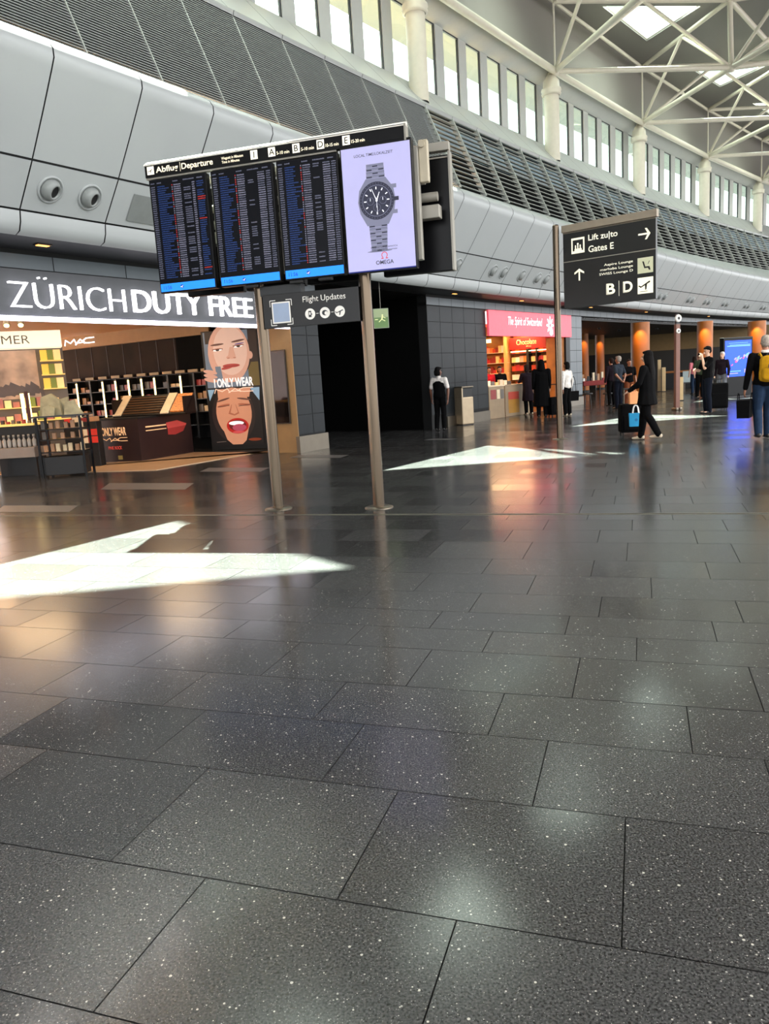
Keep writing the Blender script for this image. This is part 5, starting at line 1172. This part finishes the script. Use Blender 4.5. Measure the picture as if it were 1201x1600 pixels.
def suitcase(label, p, rz, w=.42, d=.26, h=.62, m=None, hand=.38):
    o = thing('suitcase', label, 'suitcase', p, rz); m = m or CLOTH['black']
    b = MB(); b.box(-w / 2, w / 2, -d / 2, d / 2, .06, .06 + h, m, .04); b.build('shell', None, o)
    b = MB(); b.box(-w / 2 + .05, w / 2 - .05, -d / 2 - .02, -d / 2 + .02, .12, .06 + h * .6, m, .015); b.build('front_pocket', None, o)
    for x in (-.12, .12): b = MB(); b.tube((x, d / 2 - .04, .06 + h), (x, d / 2 - .04, .06 + h + hand), .009, n=8); b.build('handle_rod', STEELP, o)
    b = MB(); b.box(-.14, .14, d / 2 - .055, d / 2 - .025, .05 + h + hand, .08 + h + hand, None, .01); b.build('grip', BLACK, o)
    for x in (-w / 2 + .05, w / 2 - .05):
        for y_ in (-d / 2 + .04, d / 2 - .04): b = MB(); b.tube((x - .012, y_, .03), (x + .012, y_, .03), .03, n=12); b.build('wheel', BLACK, o)
    return o
def bag(name, label, p, rz, w, d, h, m, strap=.2, cat='bag', mark=None):
    o = thing(name, label, cat, p, rz)
    b = MB(); b.add([(x * w / 2 * sx_, y * d / 2 * sx_, z) for z, sx_ in ((0, .92), (h, 1.0)) for x, y in ((-1, -1), (1, -1), (1, 1), (-1, 1))], [(3, 2, 1, 0), (4, 5, 6, 7), (0, 1, 5, 4), (1, 2, 6, 5), (2, 3, 7, 6), (3, 0, 4, 7)]); b.build('sack', m, o)
    for y_ in (-d / 2, d / 2):
        b = MB(); pts = [V((-w * .22 + w * .44 * i / 8, y_, h + strap * math.sqrt(max(0, 1 - (2 * i / 8 - 1) ** 2)))) for i in range(9)]
        for a_, c_ in zip(pts, pts[1:]): b.tube(a_, c_, .008, n=6)
        b.build('strap', WHT if mark else m, o)
    if mark: b = MB(); b.ell(0, h * .5, .03, .03, -d / 2 - .002, mark); b.build('printed_mark', None, o)
    return o
def away(px, py, extra=0.0):                        # rotation for someone standing at p with the back to the viewer
    p = pf(px, py); return p, math.atan2(p.y, p.x) - pi / 2 + pi + extra
def towards(px, py, extra=0.0):
    p = pf(px, py); return p, math.atan2(p.y, p.x) - pi / 2 + extra
# attendant in vest by the dark corridor
p, rz = away(689, 673, -.35)
person('person in a black vest and white short sleeves, back turned, by the dark corridor', p, rz, 1.70, 2, 'black', 'bob', 'white', 'short', 'black', vest='black', collar='white', turn=-.5, armR=((-.27, .02, 1.13), (-.26, .06, .87)), legL=((.10, -.04, .5), (.10, .06, .085)))
# two people at the chocolate shelves
p, rz = away(847, 652, .1)
person('person in a long black hooded coat with back turned looking at the gift shelves', p, rz, 1.76, 0, 'black', 'hood', 'black', 'long', 'black', coat=.35, build=1.15, shoes=SHOEB)
p, rz = away(826, 648, .5)
person('person in dark clothes leaning towards the lit gift shelves beside the hooded coat', p, rz, 1.66, 0, 'brown', 'bob', 'plum', 'long', 'black', lean=.18, armL=((.24, -.1, 1.2), (.18, -.33, 1.22)), shoes=SHOEW, coat=.5)
suitcase('black suitcase standing behind the person in the hooded coat', pf(866, 651), .4, .38, .25, .55)
# white top person behind the sign pole
p, rz = away(886, 650, .9)
person('person in a pale top and black trousers partly behind the sign pole', p, rz, 1.64, 1, 'black', 'bob', 'white', 'long', 'black', shoes=SHOEW, armL=((.24, .04, 1.13), (.27, .05, .9)))
bag('shoulder_bag', 'black shoulder bag beside the person in the pale top', pf(894, 649) + V((0, 0, .45)), .4, .42, .16, .30, CLOTH['black'], .45)
# shop assistants
for (px, d_, lb, tp_, hr_, fc) in ((781, 27.9, 'person in black behind the beige counters of the red shop', 'black', 'black', .2), (764, 27.4, 'person in a red top at the edge of the red shop', 'red', 'black', .6)):
    q = pd(px, 600, d_); q.z = 0; person(lb, q, math.atan2(q.y, q.x) - pi / 2 + fc, 1.66, 1, hr_, 'bob', tp_, 'long', 'black', detail=False)
# woman with bags
p, rz = towards(1011, 688, -1.95)
wm = person('person in black with long dark hair walking with a suitcase and bags', p, rz, 1.70, 0, 'black', 'long', 'black', 'long', 'black', shoes=SHOEW, coat=.72, armR=((-.25, -.10, 1.15), (-.24, -.34, 1.05)), armL=((.25, -.06, 1.14), (.22, -.28, 1.0)), legR=((-.09, -.12, .5), (-.09, -.17, .09)), legL=((.09, .03, .51), (.09, .26, .14)), build=1.08)
def rightof(px, py): 
    q = pf(px, py); return q, math.atan2(q.y, q.x) - pi / 2
q, rq = rightof(989, 680)
suitcase('black suitcase rolled by the person with long dark hair', q + V((0, .12, 0)), rq + .25, .50, .30, .60, None, .30)
d_ = q.to_2d().length - .42; t = pd(993, 666, d_)
bag('shopping_bag', 'bright blue square shopping bag hanging against the rolled black suitcase', t, rq + .15, .27, .10, .27, mat('bag_blue', (16, 140, 190), .5), .16, mark=mat('bag_blue_dark', (10, 100, 150), .5))
t = pd(989, 631, d_ + .05)
bag('handbag', 'small peach handbag held at hip height above the blue bag', t, rq + .3, .17, .10, .25, mat('bag_peach', (236, 160, 104), .6), .14)
# man with hands behind back
p, rz = away(966, 639, .95)
person('grey haired person in a dark patterned short sleeved shirt standing by the red table', p, rz, 1.74, 1, 'grey', 'short', 'stripe', 'short', 'navy', armR=((-.25, .10, 1.14), (-.10, .17, .98)), armL=((.25, .10, 1.14), (.10, .18, .96)), build=1.05)
p, rz = away(955, 634, .7)
person('person in plum brown top half hidden behind the grey haired person', p, rz, 1.70, 1, 'brown', 'short', 'plum', 'long', 'black', detail=False)
p, rz = towards(983, 636, .4)
person('person in black with bare legs facing the grey haired person', p, rz, 1.62, 1, 'brown', 'short', 'black', 'short', 'orange', armR=((-.24, -.06, 1.15), (-.10, -.28, 1.2)), detail=False)
# man with phone and hand on face
p, rz = towards(1104, 646, -1.15)
person('tall person in black short sleeves resting the chin on a hand', p, rz, 1.80, 0, 'black', 'short', 'black', 'short', 'navy', armL=((.20, -.16, 1.20), (.05, -.16, 1.48)), armR=((-.24, -.12, 1.14), (-.02, -.32, 1.16)), nod=.25, turn=.1, build=1.05)
suitcase('large black suitcase standing behind the tall person in black', pf(1121, 641), -.2, .50, .34, .72, None, .1)
# person in pink and others in the cafe queue
p, rz = away(1084, 616, .6)
person('person in a pink and white top with long hair standing beside the pale chair', p, rz, 1.60, 0, 'brown', 'long', 'pink', 'short', 'jeans', detail=False)
p, rz = towards(1093, 622, .5)
person('person in a dark green shirt behind the tall person in black', p, rz, 1.70, 0, 'brown', 'short', 'green', 'short', 'black', detail=False)
p, rz = towards(1127, 624, -.4)
person('white haired person in a plum top beside the blue screen', p, rz, 1.68, 0, 'white', 'short', 'plum', 'long', 'grey', detail=False)
# traveller with the yellow backpack
p, rz = away(1192, 686, .25)
person('person in jeans carrying a mustard yellow backpack walking away past the blue screen', p, rz, 1.82, 1, 'grey', 'short', 'black', 'long', 'jeans', armL=((.27, .03, 1.13), (.30, -.02, .88)), legL=((.10, -.03, .5), (.11, .12, .12)), legR=((-.09, -.10, .5), (-.09, -.10, .09)), build=1.1, collar='white')
Tp = Matrix.Translation(p) @ Matrix.Rotation(rz, 4, 'Z')
o = thing('backpack', 'mustard yellow backpack on the back of the person in jeans', 'backpack', Tp @ V((0, .235, 1.00)), rz)
solid('pack', [[(V((0, 0, .08)), (.16, .07, .06)), (V((0, 0, .42)), (.15, .06, .07))]], CLOTH['mustard'], o, .012, 3)
solid('front_pocket', [[(V((0, .06, .10)), (.12, .04, .05)), (V((0, .06, .24)), (.12, .035, .05))]], CLOTH['mustard'], o, .012, 3)
for x in (-.11, .11): b = MB(); b.tube((x, -.02, .46), (x, -.14, .52), .018); b.tube((x, -.14, .52), (x * 1.25, -.33, .42), .018); b.build('strap', CLOTH['mustard'], o)
b = MB(); b.tube((-.04, .0, .49), (.0, .0, .53), .01); b.tube((.0, .0, .53), (.04, .0, .49), .01); b.build('handle', BLACK, o)
b = MB(); b.box(-.03, .03, .10, .106, .27, .33, BLACK); b.build('badge', None, o)
hp_ = Tp @ V((.31, -.04, .40))
bag('travel_bag', 'black travel bag swinging from the hand of the person in jeans', hp_, rz + 1.2, .46, .22, .32, CLOTH['black'], .12)
